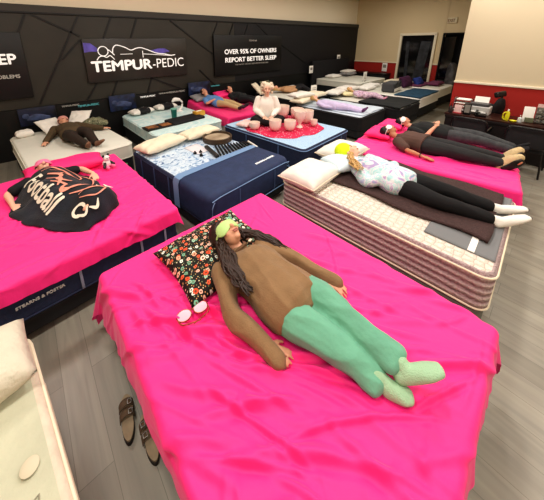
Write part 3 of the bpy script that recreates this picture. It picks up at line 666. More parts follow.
C = [(-w/2+.06, -L-.028, .54), (-w/2+.02, -L-.03, .48), (-w/2+.02, -L-.03, .28), (-w/2+.1, -L-.03, .24), (w/2-.1, -L-.03, .24), (w/2-.02, -L-.03, .28), (w/2-.02, -L-.03, .48), (w/2-.06, -L-.028, .54), (w/2-.14, -L-.024, .575), (-w/2+.14, -L-.024, .575), (-w/2+.06, -L-.028, .54)]
m.tube(C, .006, 6, 2); m.build('cover_piping', LBLUE, cv)
for x in (-.3, .4): M().box((x, -L-.028, .4), (.012, .008, .30)).build('cover_seam', mat('dim_blue_tape', '4c6288'), cv)
o = text('lettering', 'STEARNS & FOSTER', .05, Matrix.Translation((.2, -L+.16, .637)), LETW, cv, bold=.001); fit(o, .22, .62)

# ------------------------------------------------------------------ things lying on the beds
WP = 'white pillows and wedges'
def P(key, name, label, x, y, z, rz, w, h, t, ma, **k):
    p = W(key, x, y, z); return pillow(name, label, 'pillow', p, RZ(key)+math.radians(rz), w, h, t, ma, **k)
# hero floral pillow
pillow('floral_pillow', 'black pillow printed with orange, pink and mint flowers', 'pillow', (.95, 1.52, .695), math.radians(2), .80, .60, .17, FLORAL, tilt=(math.radians(3), math.radians(-2)), pinch=.08, wr=.014)
# F pillows
pillow('pillow', 'plump cream pillow on the near head corner of the quilted mattress', 'pillow', (2.56, 1.79, .715), math.radians(4), .68, .50, .23, PILW, trim=CREAM)
pillow('pillow', 'cream pillow at the far head side of the quilted mattress', 'pillow', (3.52, 1.93, .71), math.radians(3), .72, .50, .21, PILW, trim=CREAM)
pillow('pillow', 'small pale blue pillow under the head in the yellow beanie', 'pillow', (3.08, 1.66, .755), math.radians(-20), .46, .40, .16, mat('ice_blue_pillow', 'cfdfe6', .8), wr=.004)
# G pillows
pillow('pillow', 'pink pillow under the sleeper in the brown shirt', 'pillow', (4.85, 1.95, .70), math.radians(9), .62, .42, .15, PINKP)
pillow('pillow', 'pink pillow under the sleeper in the black shirt', 'pillow', (5.52, 2.02, .70), math.radians(9), .56, .40, .13, PINKP)
# P
pillow('pillow', 'wide pink pillow above the football blanket', 'pillow', (.24, 4.12, .70), math.radians(0), .95, .42, .18, PINKP)
# A
pillow('pillow', 'white pillow left of the head in olive', 'pillow', (.28, 6.36, .74), math.radians(25), .42, .46, .10, PILW, tilt=(.5, 0)); pillow('pillow', 'white pillow right of the head in olive, standing on its corner', 'pillow', (.78, 6.45, .78), math.radians(-30), .42, .46, .10, PILW, tilt=(.6, 0))
pillow('display_pillow', 'small white dome pillow on the left head corner of the white bed', 'pillow', (-.16, 6.36, .68), .1, .28, .22, .14, PILW, pinch=.0)
# B black-wrapped pillows
for x, y, lb in ((2.12, 6.52, 'left'), (2.78, 6.60, 'right')):
    o = pillow('wrapped_pillow', '%s of the two white pillows with black wraps on the teal mattress' % lb, 'pillow', (x, y, .70), math.radians(12 if lb == 'left' else 5), .58, .30, .15, PILW, pinch=.02, group='wrapped pillows')
    m = M(); m.loft([(-.11, 0, 0), (0, 0, 0), (.16, 0, 0)], [.162]*3, [.083]*3, n=20, cap=False); m.build('black_wrap', BLACK, o)
# E pillows
P('E', 'long_pillow', 'long cream pillow lying across the left head of the leaf print bed', -.36, -.26, .70, 10, .82, .40, .17, CREAM, pinch=.03, wr=.012)
P('E', 'long_pillow', 'long cream pillow at the right head of the leaf print bed', .44, -.24, .69, 3, .76, .36, .15, CREAM, pinch=.03, wr=.012, seed=4)
# grey pillow on C
P('C', 'pillow', 'grey pillow under the sleeper in the blue shirt', -.42, -.2, .80, 8, .62, .36, .14, mat('grey_pillowcase', '8c8a8b', .85), tilt=(.3, 0))
P('C', 'pillow', 'pink pillow beneath the sleeper dressed in black by the wall', .30, -.2, .80, 0, .55, .34, .14, PINKP, tilt=(.3, 0))
# Q pillows
pillow('camouflage_cushion', 'grey and olive patterned cushion behind the bowl player', 'cushion', (6.55, 6.62, .82), .2, .55, .45, .16, CAMO, tilt=(.9, 0)); pillow('pillow', 'cream pillow leaning left of the patterned cushion', 'pillow', (6.05, 6.55, .80), .5, .4, .5, .12, CREAM, tilt=(.8, 0))
pillow('pillow', 'flat white pillow on the low bed behind the bowl player', 'pillow', (7.55, 6.35, .68), .0, .85, .42, .14, PILW)
# J pillows
for x, y, z, rz, w_, h_, lb, ma in ((5.98, 4.62, .72, 8, .75, .42, 'lower cream pillow of the pair at the head of the lilac child\'s bed', CREAM), (6.02, 4.72, .85, -5, .75, .42, 'upper cream pillow of the pair at the head of the lilac child\'s bed', PILW), (6.75, 4.80, .76, 5, .80, .5, 'big cream pillow behind the lilac child', CREAM), (7.62, 4.62, .74, 10, .75, .45, 'cream pillow beside the small sleeping child', PILW), (8.35, 4.62, .78, 0, .8, .5, 'white pillow behind the small sleeping child', PILW), (9.3, 4.45, .71, 0, .75, .45, 'white pillow on the bed with the grey bag', WHITE), (9.9, 4.55, .72, 0, .7, .4, 'tall white pillow left of the purple pillow', WHITE), (11.35, 4.4, .74, 0, .8, .4, 'beige pillow heaped on the purple one', CREAM), (12.0, 4.3, .74, 0, .75, .4, 'beige pillow by the dark window', mat('tan_pillow', 'b8a388', .85)), (10.3, 6.4, .87, 0, .7, .4, 'white pillow on the high bed by the black headboard', WHITE), (11.3, 6.3, .90, .1, .8, .45, 'grey-white pillow stacked on the high corner bed', mat('grey_pillowcase', '8c8a8b')), (11.35, 6.33, 1.0, .1, .75, .4, 'white pillow on top of the grey-white one in the corner', PILW)):
    pillow('pillow', lb, 'pillow', (x, y, z), math.radians(rz), w_, h_, .15, ma)
pillow('pillow', 'yellow cream pillow under the small sleeping child', 'pillow', (7.95, 4.36, .68), math.radians(-40), .42, .3, .12, mat('yellow_pillow', 'e8dcb0', .85))
pillow('pillow', 'plum purple pillow standing on the far bed', 'pillow', (10.85, 3.75, .84), 0, .75, .42, .26, mat('plum', '4a1f45', .8), tilt=(1.1, 0))
pillow('pillow', 'royal blue pillow standing on the far bed', 'pillow', (11.5, 3.55, .80), 0, .6, .34, .22, mat('royal_blue', '2a3f8c', .8), tilt=(1.0, 0))
pillow('pillow', 'mauve pillow near the dark doorway', 'pillow', (11.9, 3.1, .74), 0, .8, .4, .16, mat('mauve_pillow', '6f3657', .8))
# small mound on I (upper-left pillow)
pillow('pillow', 'thick cream quilted pillow on the mattress in the lower left corner', 'pillow', (-.62, 1.57, .69), math.radians(7), .76, .40, .25, mat('quilted_cream_pillow', 'd3cebb', .85, var=.08, bump=.8, bscale=30), pinch=.02, wr=.004)

# F: brown fleece runner and grey mat
def laid(key, name, label, cat, x0, x1, y0, y1, z, ma, th=.02, hf=None, n=40, rz=0, wav=.02, hem=None, over=0):
    us = np.linspace(0, 1, n); P_ = np.zeros((n, n, 3))
    for i, u in enumerate(us):
        for j, v in enumerate(us):
            x = x0+(x1-x0)*u; y = y0+(y1-y0)*v
            x += wav*math.sin(y*7+1)*(1 if u in (0, 1) else .8); y += wav*.4*math.sin(x*9)
            zz = z+.006*noise.noise(V((x*5, y*5, 1)))+(hf(x, y) if hf else 0)
            P_[i, j] = (x, y, zz)
    m = M().grid(P_); t = BEDS[key][0]; o = m.build(name, ma, sharp=None); o.location = t.location; o.rotation_euler = (0, 0, t.rotation_euler[2]+rz)
    s = o.modifiers.new('s', 'SOLIDIFY'); s.thickness = th; s.offset = 1
    tag(o, label, cat); return o
BROWN = mat('brown_fleece', '4d3837', .95, var=.3, vscale=45, bump=1., bscale=90)
GM = laid('F', 'exercise_mat', 'grey mat with white stripe across the foot of the quilted mattress', 'mat', -.56, .72, -2.0, -1.52, .622, mat('grey_mat', '77787a', .85), .008, wav=0)
t = BEDS['F'][0]
M().box((.08, -1.85, .6325), (1.28, .045, .007)).build('white_stripe', WHITE, GM)
laid('F', 'fleece_throw', 'dark brown fleece throw folded lengthwise under the blonde sleeper', 'throw', -.36, .72, -1.93, -.45, .636, BROWN, .022, hf=lambda x, y: .012*math.sin(y*9+x*3)*.6, wav=.025)
put = W('F', 0, 0)

# ------------------------------------------------------------------ PEOPLE
def J_(**k): return k
TAUPE = mat('taupe_sweatshirt', '8e7050', .9, var=.12, vscale=14, bump=.35, bscale=110, sheen=.1)
MINT = mat('mint_pyjama', '70ad92', .85, var=.12, vscale=8, bump=.25, bscale=60, sheen=.1)
MSOCK = mat('mint_sock', 'a6c9a6', .95, bump=.6, bscale=160)
GMASK = mat('pale_green_mask', 'b9da8d', .6); WMASK = mat('white_mask', 'ece6e2', .7); PMASK = mat('pink_mask', 'ee7fa6', .7)
h = V((1.02, 1.455, .838))
J = J_(head=h, crown=(-.12, 1, .16), face=(.10, -.22, 1), neck=(1.035, 1.335, .765), sL=(1.205, 1.255, .745), sR=(.845, 1.275, .735), hip=(1.05, .90, .735),
       eL=(1.345, 1.02, .70), wL=(1.405, .80, .675), dL=(.1, -1, -.05), thL=(-1, -.3, .2), eR=(.725, 1.02, .70), wR=(.765, .765, .665), dR=(.45, -.8, -.03), thR=(.6, .5, .2),
       kL=(1.195, .56, .745), kR=(1.03, .53, .715), aL=(1.20, .24, .735), aR=(1.10, .285, .67), hipL=(1.15, .90, .73), hipR=(.95, .90, .725),
       heL=(1.165, .225, .70), tL=(1.285, .10, .775), uL=(.2, .3, .9), heR=(1.095, .25, .655), tR=(1.15, .165, .655), uR=(.2, .1, 1))
R, ax, loc = person('person', 'woman in taupe sweatshirt and mint trousers with pale green eye mask, in the foreground', J, skin=SKIN, vox=.0075, toptype='sweater', top=TAUPE, bottom=None, sock=MSOCK, topfat=1.14, wr=.016, s=1.0, hs=1.12, hem=.10, cuff=-.36, curl=.3)
# loose pyjama trousers
m = M(); v_ = lambda k: V(J[k])
m.loft([(1.05, .93, .74), (1.05, .86, .732), (1.06, .77, .728)], [.165, .19, .195], [.09, .11, .11], n=20)
m.loft([(1.14, .87, .73), (1.18, .73, .732), v_('kL'), (1.20, .40, .74), (1.205, .265, .735)], [.10, .107, .086, .075, .080], [.095, .105, .084, .064, .05], n=16)
m.loft([(.96, .86, .725), (.98, .71, .722), v_('kR'), (1.065, .40, .69), (1.09, .295, .67)], [.10, .112, .092, .078, .086], [.095, .105, .084, .058, .042], n=16)
me = fuse(m, .0075, 4, lambda co: wrinkle(.013, 7, (.15, -1, 0), 5)(co)+wrinkle(.006, 15, (.6, -1, 0), 9)(co)); me.transform(Matrix.Translation(-loc)); finish('trousers', me, MINT, R, sharp=None)
face_detail(R, ax, h, loc, s=1.12, eyes=False, mask=GMASK)
# collar + hem ribs
m = M(); sdv, fv, cv_ = ax
# hair: cap + long wavy strands on both sides
m = M(); m.ell(h+cv_*.042-fv*.030-sdv*.006, (.112, .110, .116), ax)
R3 = random.Random(4)
def strand(P_, r): 
    Q = []; n = 14; C = catmull(P_, 6); ph = R3.uniform(0, 6); am = R3.uniform(.007, .016)
    for i, c in enumerate(C):
        t = i/(len(C)-1); Q.append((c[0]+am*math.sin(t*17+ph)*t**.5, c[1]+am*.6*math.cos(t*15+ph)*t**.5, c[2]+.004*math.sin(t*13+ph*2)))
    m.loft(Q, [r*(1-.65*(i/(len(Q)-1))**1.5) for i in range(len(Q))], n=7, k=1)
for i in range(90):
    u = R3.random(); j = lambda a: R3.uniform(-a, a)
    st = h-sdv*(.072+.01*u)*1+cv_*j(.06)+fv*(-.045+.06*u)
    strand([st, (.915+j(.03), 1.37+j(.03), .82+j(.03)), (.880+j(.055), 1.25+j(.03), .835+j(.014)), (.855+j(.05), 1.13+j(.05), .825+j(.012)), (.85+j(.035), 1.03+j(.06), .80)], .0115)
for i in range(64):
    j = lambda a: R3.uniform(-a, a)
    st = h+sdv*.078+cv_*j(.05)+fv*j(.03)
    strand([st, (1.155+j(.02), 1.42+j(.03), .80+j(.02)), (1.215+j(.03), 1.31+j(.03), .825+j(.012)), (1.27+j(.03), 1.20+j(.04), .80+j(.02)), (1.32+j(.025), 1.10+j(.06), .765)], .0095)
for q in (-1, 1):
    for i in range(10):
        j = lambda a: R3.uniform(-a, a)
        st = h+sdv*q*.02+cv_*(.10)+fv*(.04+j(.02)); strand([st, h+sdv*q*(.075)+cv_*.06+fv*(.03+j(.02)), h+sdv*q*(.093)-cv_*.02+fv*j(.03), h+sdv*q*.10-cv_*.10+fv*j(.02)], .010)
o = m.build('hair', HAIRD, R, off=loc, sharp=None)
m = M(); o = None
for y in (0,):
    nd = V((-.02, .12, .07)).normalized(); n1 = nd.cross(V((0, 0, 1))).normalized(); n2 = n1.cross(nd)
    m.tube([V((1.032, 1.318, .778))+n1*.070*math.cos(a)+n2*.064*math.sin(a) for a in [i*math.pi/8 for i in range(17)]], .011, 8, 2); m.build('neckband', mat('taupe_rib', '70543d', .9), R, off=loc)
M().box((1.10, 1.27, .862), (.03, .018, .006), rot=.2).build('chest_logo', mat('cream_logo', 'd8cbb5', .7), R, off=loc)

# P: person under the football blanket
HB = lambda x, y: None
axis = [V((-.02, 4.02)), V((.02, 3.75)), V((.08, 3.35)), V((.20, 3.02)), V((.38, 2.86))]
def Hb(x, y):
    p = V((x, y)); best = 9; 
    for a, b in zip(axis[:-1], axis[1:]):
        t = max(0, min(1, (p-a).dot(b-a)/(b-a).length_squared)); best = min(best, (p-a.lerp(b, t)).length)
    base = .185*math.exp(-(best/.24)**2.6)
    return .645+base+.035*(1-2*abs(noise.noise(V((x*4.2+y*1.3, y*3.0-x, 4)))))*min(1, .2+base*6)+.008*noise.noise(V((x*11, y*11, 2)))
out_ = [(-.37, 3.35), (-.27, 3.10), (-.10, 2.84), (.14, 2.57), (.33, 2.62), (.52, 2.76), (.58, 2.96), (.54, 3.16), (.50, 3.42), (.46, 3.66), (.34, 3.86), (.12, 3.97), (-.10, 3.95), (-.24, 3.82), (-.33, 3.60)]
cen = np.array([.10, 3.30]); OC = [np.array(p[:2]) for p in catmull([(*p, 0) for p in out_+[out_[0]]], 7)]
G = np.zeros((60, len(OC), 3))
for i in range(60):
    for j, o_ in enumerate(OC):
        p = cen+(o_-cen)*(i/59)**.8*(1+.02*math.sin(j*.9)); zz = Hb(*p); e = 1-(i/59)
        G[i, j] = (p[0], p[1], .632+(zz-.632)*min(1, (e*7)**.6))
o = M().grid(G).build('football_blanket', mat('black_plush_blanket', '14151b', .9, c2='1f2632', vscale=5, bump=.5, bscale=90, sheen=.1), off=(.1, 3.3, .63), sharp=None)
tag(o, 'black plush blanket with white football lettering and salmon swirls over a sleeper', 'blanket')
so = o.modifiers.new('s', 'SOLIDIFY'); so.thickness = .01
BL = o
def drape(me_obj, loc2=(0.1, 3.3, .63), h_=.012):
    me = me_obj.data; bm = bmesh.new(); bm.from_mesh(me); bmesh.ops.triangulate(bm, faces=bm.faces)
    for _ in range(5):
        es = [e for e in bm.edges if e.calc_length() > .03]
        if not es: break
        bmesh.ops.subdivide_edges(bm, edges=es, cuts=1); bmesh.ops.triangulate(bm, faces=bm.faces)
    for v in bm.verts:
        x, y = v.co.x, v.co.y; v.co = V((x-loc2[0], y-loc2[1], max(Hb(x, y), .64)-loc2[2]+h_+(v.co.z*0)))
    bm.to_mesh(me); bm.free()
SALM = mat('salmon_print', 'e79a86', .8); CRP = mat('cream_print', 'e8e0cf', .8)
a = math.atan2(-(3.62-2.70), (.02+.17))
t = text('lettering', 'Football', .25, Matrix.Translation((-.215, 3.72, 0)) @ Matrix.Rotation(math.radians(-79), 4, 'Z'), CRP, BL, bold=.006, ext=0, sx=1.0)
drape(t)
t = text('lettering', 'C', .16, Matrix.Translation((.10, 2.76, 0)) @ Matrix.Rotation(math.radians(-50), 4, 'Z'), CRP, BL, bold=.006, ext=0); drape(t)
def swirl(P_, w, ma):
    C = catmull([(*p, 0) for p in P_], 8); m = M(); vs = []; fs = []; n = len(C)
    for i, c in enumerate(C):
        d = C[min(i+1, n-1)]-C[max(i-1, 0)]; d /= np.linalg.norm(d)+1e-9; nrm = np.array([-d[1], d[0]]); ww = w*(.3+.7*math.sin(math.pi*min(max(i/(n-1), .04), .96)))
        for q in (-1, 0, 1): x, y = c[0]+nrm[0]*ww*q, c[1]+nrm[1]*ww*q; vs.append((x-.1, y-3.3, max(Hb(x, y), .64)-.63+.013))
    for i in range(n-1):
        for q in (0, 1): a_ = i*3+q; fs.append((a_, a_+1, a_+4, a_+3))
    m.add(vs, fs); m.build('salmon_swirl', ma, BL)
for P_, w in (([(.0, 3.84), (.20, 3.82), (.33, 3.62), (.30, 3.45)], .012), ([(-.03, 3.78), (.12, 3.74), (.22, 3.60), (.12, 3.52)], .02), ([(.02, 3.62), (.14, 3.50), (.10, 3.36), (.22, 3.30)], .022), ([(.0, 3.50), (.12, 3.38), (.08, 3.22)], .02), ([(.03, 3.36), (.15, 3.22), (.10, 3.06), (.28, 3.08)], .02), ([(.08, 3.1), (.22, 3.05), (.42, 3.10), (.50, 3.2)], .012), ([(.15, 2.98), (.30, 2.92), (.44, 2.96), (.50, 3.08)], .014), ([(.22, 2.86), (.36, 2.76), (.46, 2.84), (.36, 2.94), (.22, 2.9)], .010), ([(.34, 3.68), (.44, 3.5), (.40, 3.3)], .010), ([(.05, 3.68), (.2, 3.66), (.3, 3.5)], .012)): swirl(P_, w, SALM)
for P_ in ([(.16, 2.72), (.22, 2.66), (.26, 2.72)], [(.27, 2.70), (.33, 2.66), (.36, 2.72)], [(.45, 3.34), (.47, 3.22), (.53, 3.14)], [(.52, 3.3), (.55, 3.2), (.58, 3.12)]): swirl(P_, .014, CRP)
h = V((-.0, 4.08, .775))
J = J_(head=h, crown=(-.05, 1, .25), face=(.12, -.2, 1), neck=(0, 3.94, .72), sL=(.17, 3.86, .72), sR=(-.17, 3.84, .72), hip=(.06, 3.38, .71),
       eL=(.38, 3.88, .70), wL=(.475, 3.64, .70), eR=(-.37, 3.74, .68), wR=(-.33, 3.48, .66), dR=(.35, -1, -.03), thR=(1, .4, .2), dL=(.1, -1, -.15), kL=(.2, 3.08, .72), kR=(.10, 3.05, .72), aL=(.32, 2.93, .68), aR=(.22, 2.88, .68))
R, ax, loc = person('person', 'person in a black shirt with a pink eye mask lying under the football blanket', J, skin=SKINP, top=mat('black_shirt', '18171c', .85), toptype='short', bottom=BLACK, sock=None, s=.97, hair=('short', HAIRD), vox=.010)
face_detail(R, ax, h, loc, eyes=False, mask=PMASK)

# F: blonde sleeper in a yellow beanie
h = V((3.265, 1.70, .835))
J = J_(head=h, crown=(-.15, 1, .38), face=(.55, -.25, 1), neck=(3.27, 1.60, .755), sL=(3.42, 1.48, .75), sR=(3.06, 1.46, .74), hip=(3.13, 1.02, .735),
       eL=(3.50, 1.24, .70), wL=(3.30, 1.12, .835), dL=(-1, -.2, -.1), thL=(-.3, 1, 0), eR=(2.90, 1.24, .70), wR=(3.02, 1.06, .80), dR=(.8, -.3, .1), thR=(0, 1, .2), kL=(3.29, .62, .735), kR=(3.03, .60, .72), aL=(3.37, .24, .69), aR=(3.13, .20, .685),
       heL=(3.385, .19, .665), tL=(3.50, .0, .72), uL=(0, .5, 1), heR=(3.13, .14, .66), tR=(3.275, -.03, .75), uR=(-.1, .5, 1))
R, ax, loc = person('person', 'blonde person in a neon yellow beanie, tie dye shirt and black leggings', J, skin=SKINP, top=TIEDYE, topfat=1.12, bottom=mat('black_leggings', '121114', .9), sock=mat('white_sock', 'e9e5dd', .95, bump=.5, bscale=120), vox=.009, wr=.007, s=1.1, hair=('short', HAIRBL))
face_detail(R, ax, h, loc, s=1.1)
sdv, fv, cv_ = ax
m = M(); m.ell(h+cv_*.062-fv*.03, (.114, .122, .116), ax); me = fuse(m, .009, 1)
me.transform(Matrix.Translation(-loc)); finish('beanie', me, mat('neon_yellow_knit', 'd9ee1c', .8, bump=.5, bscale=120), R, sharp=None)
R3 = random.Random(9); m = M()
for i in range(26):
    j = lambda a: R3.uniform(-a, a)
    st = h-sdv*.075+cv_*(-.055+j(.025))+fv*j(.04); strand([st, (3.10+j(.03), 1.58+j(.03), .83+j(.03)), (2.98+j(.05), 1.47+j(.04), .845+j(.02)), (2.90+j(.06), 1.36+j(.05), .83+j(.015))], .012)
m.build('loose_hair', HAIRBL, R, off=loc, sharp=None)
for S, he, to in (('L', J['heL'], J['tL']), ('R', J['heR'], J['tR'])):
    m = M(); t_ = V(to); m.ell(t_+(t_-V(he)).normalized()*.006, (.036, .03, .022)); m.build('grey_toe', mat('grey_toe', '6e6a66', .9), R, off=loc)

# G: two people beside the desk
h = V((4.70, 1.775, .80))
J = J_(head=h, crown=(-.1, 1, .2), face=(.3, -.2, 1), neck=(4.68, 1.635, .745), sL=(4.90, 1.54, .74), sR=(4.47, 1.53, .735), hip=(4.66, 1.19, .735), eL=(5.02, 1.3, .69), wL=(4.98, 1.08, .68), eR=(4.34, 1.33, .68), wR=(4.30, 1.12, .665), dR=(-.05, -1, -.05), thR=(1, -.2, .2),
       kL=(4.86, .76, .745), kR=(4.62, .72, .73), aL=(4.97, .47, .69), aR=(4.74, .42, .685))
J['kL'] = (4.83, .70, .74); J['aL'] = (4.99, .36, .69); J['kR'] = (4.64, .67, .73); J['aR'] = (4.78, .32, .685)
BRSH = mat('brown_tshirt', '5c443c', .9, var=.15); BLKT = mat('charcoal_trousers', '2b2b2d', .9, var=.2)
R, ax, loc = person('person', 'person in brown t-shirt and charcoal trousers with white eye mask, nearer of the pair', J, skin=SKINT, top=BRSH, toptype='short', topfat=1.2, hem=.0, bottom=BLKT, legfat=1.15, hair=('short', HAIRB), vox=.011, hands=True, curl=.25)
face_detail(R, ax, h, loc, eyes=False, mask=WMASK)
m = M(); m.tube([V((4.30, 1.14, .669))+V((math.cos(a)*.031, 0, math.sin(a)*.031)) for a in [i*math.pi/6 for i in range(13)]], .006, 6, 1); m.build('wristband', PLBLACK, R, off=loc)
TANS = mat('tan_sherpa', 'cbb48c', .95, bump=1, bscale=60)
for S, p, d in (('R', V((4.80, .29, .69)), V((.22, -.55, .55))), ('L', V((5.03, .29, .70)), V((.35, -.4, .6)))):
    m = M(); d.normalize(); sdd = d.cross(V((-.2, -1, 0))).normalized()
    m.loft([p-d*.07, p+d*.02, p+d*.10, p+d*.17], [.075, .08, .085, .06], [.075, .08, .07, .045], U=(-.1, -1, .2), n=14); me = fuse(m, .012, 2, wrinkle(.006, 40, (0, 0, 0), 3)); me.transform(Matrix.Translation(-loc)); o = finish('slipper', me, TANS, R, sharp=None)
    m = M(); q = p+V((-.058, -.052, -.01)); m.loft([q-d*.08, q+d*.0, q+d*.07, q+d*.14], [.055, .052, .065, .05], [.022]*4, U=(-.7, -1, .1), n=12); me2 = m.mesh('slipper_sole'); me2.transform(Matrix.Translation(-loc)); finish('slipper_sole', me2, PLBLACK, o)
    m = M(); q = p-V((0, 0, 0)); m.tube([p-d*.09+V((-.03, .03, .03)), p-d*.05+V((0, .02, .05)), p-d*.06+V((.04, .02, .03))], .016, 8, 3); me3 = m.mesh('pink_cuff'); me3.transform(Matrix.Translation(-loc)); finish('pink_cuff', me3, mat('magenta_sock', 'c24a9a'), o)
h = V((5.50, 1.84, .785))
J = J_(head=h, crown=(-.2, 1, .15), face=(-.1, -.2, 1), neck=(5.51, 1.70, .73), sL=(5.73, 1.60, .73), sR=(5.30, 1.62, .725), hip=(5.50, 1.2, .73), eL=(5.86, 1.38, .71), wL=(5.70, 1.33, .86), dL=(-1, -.1, 0), thL=(0, 1, 0), eR=(5.22, 1.36, .70), wR=(5.40, 1.28, .86), dR=(1, -.1, 0), thR=(0, 1, 0),
       kL=(5.62, .74, .77), kR=(5.44, .72, .745), aL=(5.66, .33, .69), aR=(5.50, .32, .685))
R, ax, loc = person('person', 'person in black t-shirt and grey jeans with white eye mask, farther of the pair', J, skin=SKIN, top=mat('black_tee', '1b1d1e', .9), toptype='short', topfat=1.12, bottom=mat('grey_jeans', '45474a', .9, var=.3, vscale=20), legfat=1.1, sock=mat('black_sock', '15151a', .9), hair=('short', HAIRB), vox=.012)
face_detail(R, ax, h, loc, eyes=False, mask=WMASK)

# A: sleeper in olive, arms spread
h = V((.48, 6.30, .82))
J = J_(head=h, crown=(.0, 1, .35), face=(0, -.35, 1), neck=(.48, 6.17, .755), sL=(.66, 6.06, .745), sR=(.30, 6.02, .745), hip=(.53, 5.52, .74), eL=(.88, 5.90, .70), wL=(1.06, 5.76, .67), dL=(1, -.35, 0), thL=(.3, 1, .2), eR=(.20, 5.80, .69), wR=(.11, 5.58, .665), dR=(-.3, -1, 0), thR=(1, -.3, .2),
       kL=(.72, 5.20, .80), kR=(.48, 5.16, .78), aL=(.76, 4.90, .69), aR=(.62, 4.86, .69))
R, ax, loc = person('person', 'person in olive brown top with arms spread on the white bed by the wall', J, skin=SKIN, top=mat('olive_brown_top', '55452f', .9, var=.15), topfat=1.12, bottom=mat('dark_brown_trousers', '2d2119', .9), legfat=1.15, hair=('short', HAIRB), sock=mat('tan_brown_sock', '7d5d49', .9), vox=.014)
face_detail(R, ax, h, loc, eyes=False, mask=mat('rose_mask', 'c98f86', .7))
# C: two on the pink bed by the wall
h = V((3.88, 6.42, .97))
J = J_(head=h, crown=(-.3, 1, .6), face=(-.1, -.6, 1), neck=(3.89, 6.30, .88), sL=(4.06, 6.20, .83), sR=(3.72, 6.15, .82), hip=(3.93, 5.78, .76), eL=(4.16, 6.00, .79), wL=(4.05, 5.80, .87), dL=(-1, 0, 0), thL=(0, 1, 0), eR=(3.65, 5.92, .76), wR=(3.81, 5.78, .87), dR=(1, 0, 0), thR=(0, 1, 0),
       kL=(4.11, 5.46, .78), kR=(3.91, 5.40, .78), aL=(4.17, 5.12, .73), aR=(4.01, 5.06, .73))
R, ax, loc = person('person', 'person in a blue shirt and khaki trousers on the pink bed by the black wall', J, skin=SKIN, top=mat('denim_blue_shirt', '5d86b8', .85), toptype='short', bottom=mat('khaki_trousers', 'b89c74', .9), hair=('short', HAIRD), sock=mat('dark_shoe', '3a3038', .7), vox=.015, hands=False)
face_detail(R, ax, h, loc)
h = V((4.74, 6.40, .95))
J = J_(head=h, crown=(-.1, 1, .6), face=(0, -.6, 1), neck=(4.74, 6.27, .86), sL=(4.91, 6.16, .82), sR=(4.57, 6.14, .82), hip=(4.74, 5.74, .76), eL=(4.98, 5.94, .78), wL=(4.84, 5.80, .87), dL=(-1, 0, 0), thL=(0, 1, 0), eR=(4.52, 5.92, .76), wR=(4.64, 5.78, .88), dR=(1, 0, 0), thR=(0, 1, 0),
       kL=(4.84, 5.40, .80), kR=(4.68, 5.38, .80), aL=(4.86, 5.08, .73), aR=(4.70, 5.06, .73))
R, ax, loc = person('person', 'person dressed all in black on the pink bed by the black wall', J, skin=SKIN, top=mat('black_tee', '1b1d1e'), bottom=BLACK, hair=('short', HAIRB), vox=.015, hands=False, sock=mat('black_sock', '15151a'))
# J: child in lilac
h = V((6.12, 4.34, .80))
J = J_(head=h, crown=(-.3, 1, .3), face=(.2, -.3, 1), neck=(6.10, 4.22, .74), sL=(6.24, 4.12, .71), sR=(5.96, 4.08, .71), hip=(6.12, 3.70, .69), eL=(6.33, 3.95, .67), wL=(6.28, 3.76, .67), eR=(5.90, 3.88, .67), wR=(5.96, 3.70, .67), kL=(6.28, 3.40, .69), kR=(6.16, 3.36, .69), aL=(6.36, 3.10, .65), aR=(6.26, 3.06, .65))
LIL = mat('lilac_pyjama', 'd0c3e4', .85, var=.12, vscale=12)
R, ax, loc = person('child', 'child in lilac pyjamas and purple shoes lying behind the singing bowls', J, s=.8, skin=SKINP, top=LIL, topfat=1.1, bottom=LIL, legfat=1.15, hair=('medium', HAIRBL), sock=mat('purple_shoe', '5f2e5e', .7), vox=.014, hands=False)
face_detail(R, ax, h, loc, s=.8)
h = V((8.02, 4.36, .83))
J = J_(head=h, crown=(-.4, 1, .4), face=(.1, -.3, 1), neck=(8.03, 4.25, .76), sL=(8.15, 4.16, .73), sR=(7.91, 4.12, .73), hip=(8.06, 3.84, .70), eL=(8.25, 4.0, .68), wL=(8.18, 3.86, .75), eR=(7.85, 3.95, .68), wR=(7.92, 3.82, .74), kL=(8.2, 3.62, .72), kR=(8.05, 3.58, .72), aL=(8.25, 3.42, .64), aR=(8.12, 3.38, .64))
R, ax, loc = person('child', 'small child in patterned clothes asleep on a yellow cream pillow', J, s=.68, skin=SKINP, top=PATCH, topfat=1.2, bottom=PATCH, legfat=1.3, hair=('medium', HAIRBL), sock=mat('pink_shoe', 'c88aa0'), vox=.014, hands=False)
# Q: resting person behind the bowl player
h = V((6.62, 6.30, .78))
J = J_(head=h, crown=(-.9, .5, .2), face=(.1, -.2, 1), neck=(6.74, 6.22, .73), sL=(6.90, 6.32, .73), sR=(6.78, 6.02, .73), hip=(7.20, 5.98, .72), eL=(7.10, 6.25, .70), wL=(7.25, 6.12, .78), eR=(6.95, 5.88, .69), wR=(7.15, 5.82, .72), kL=(7.45, 5.85, .84), kR=(7.42, 5.74, .80), aL=(7.55, 5.48, .68), aR=(7.46, 5.42, .68))
R, ax, loc = person('person', 'person in a tan top and black trousers on the low bed behind the bowl player', J, s=.9, skin=SKIN, top=mat('tan_top', 'b98f6a', .85), bottom=BLACK, hair=('medium', HAIRBL), vox=.015, hands=False, sock=mat('white_sock', 'e9e5dd'))

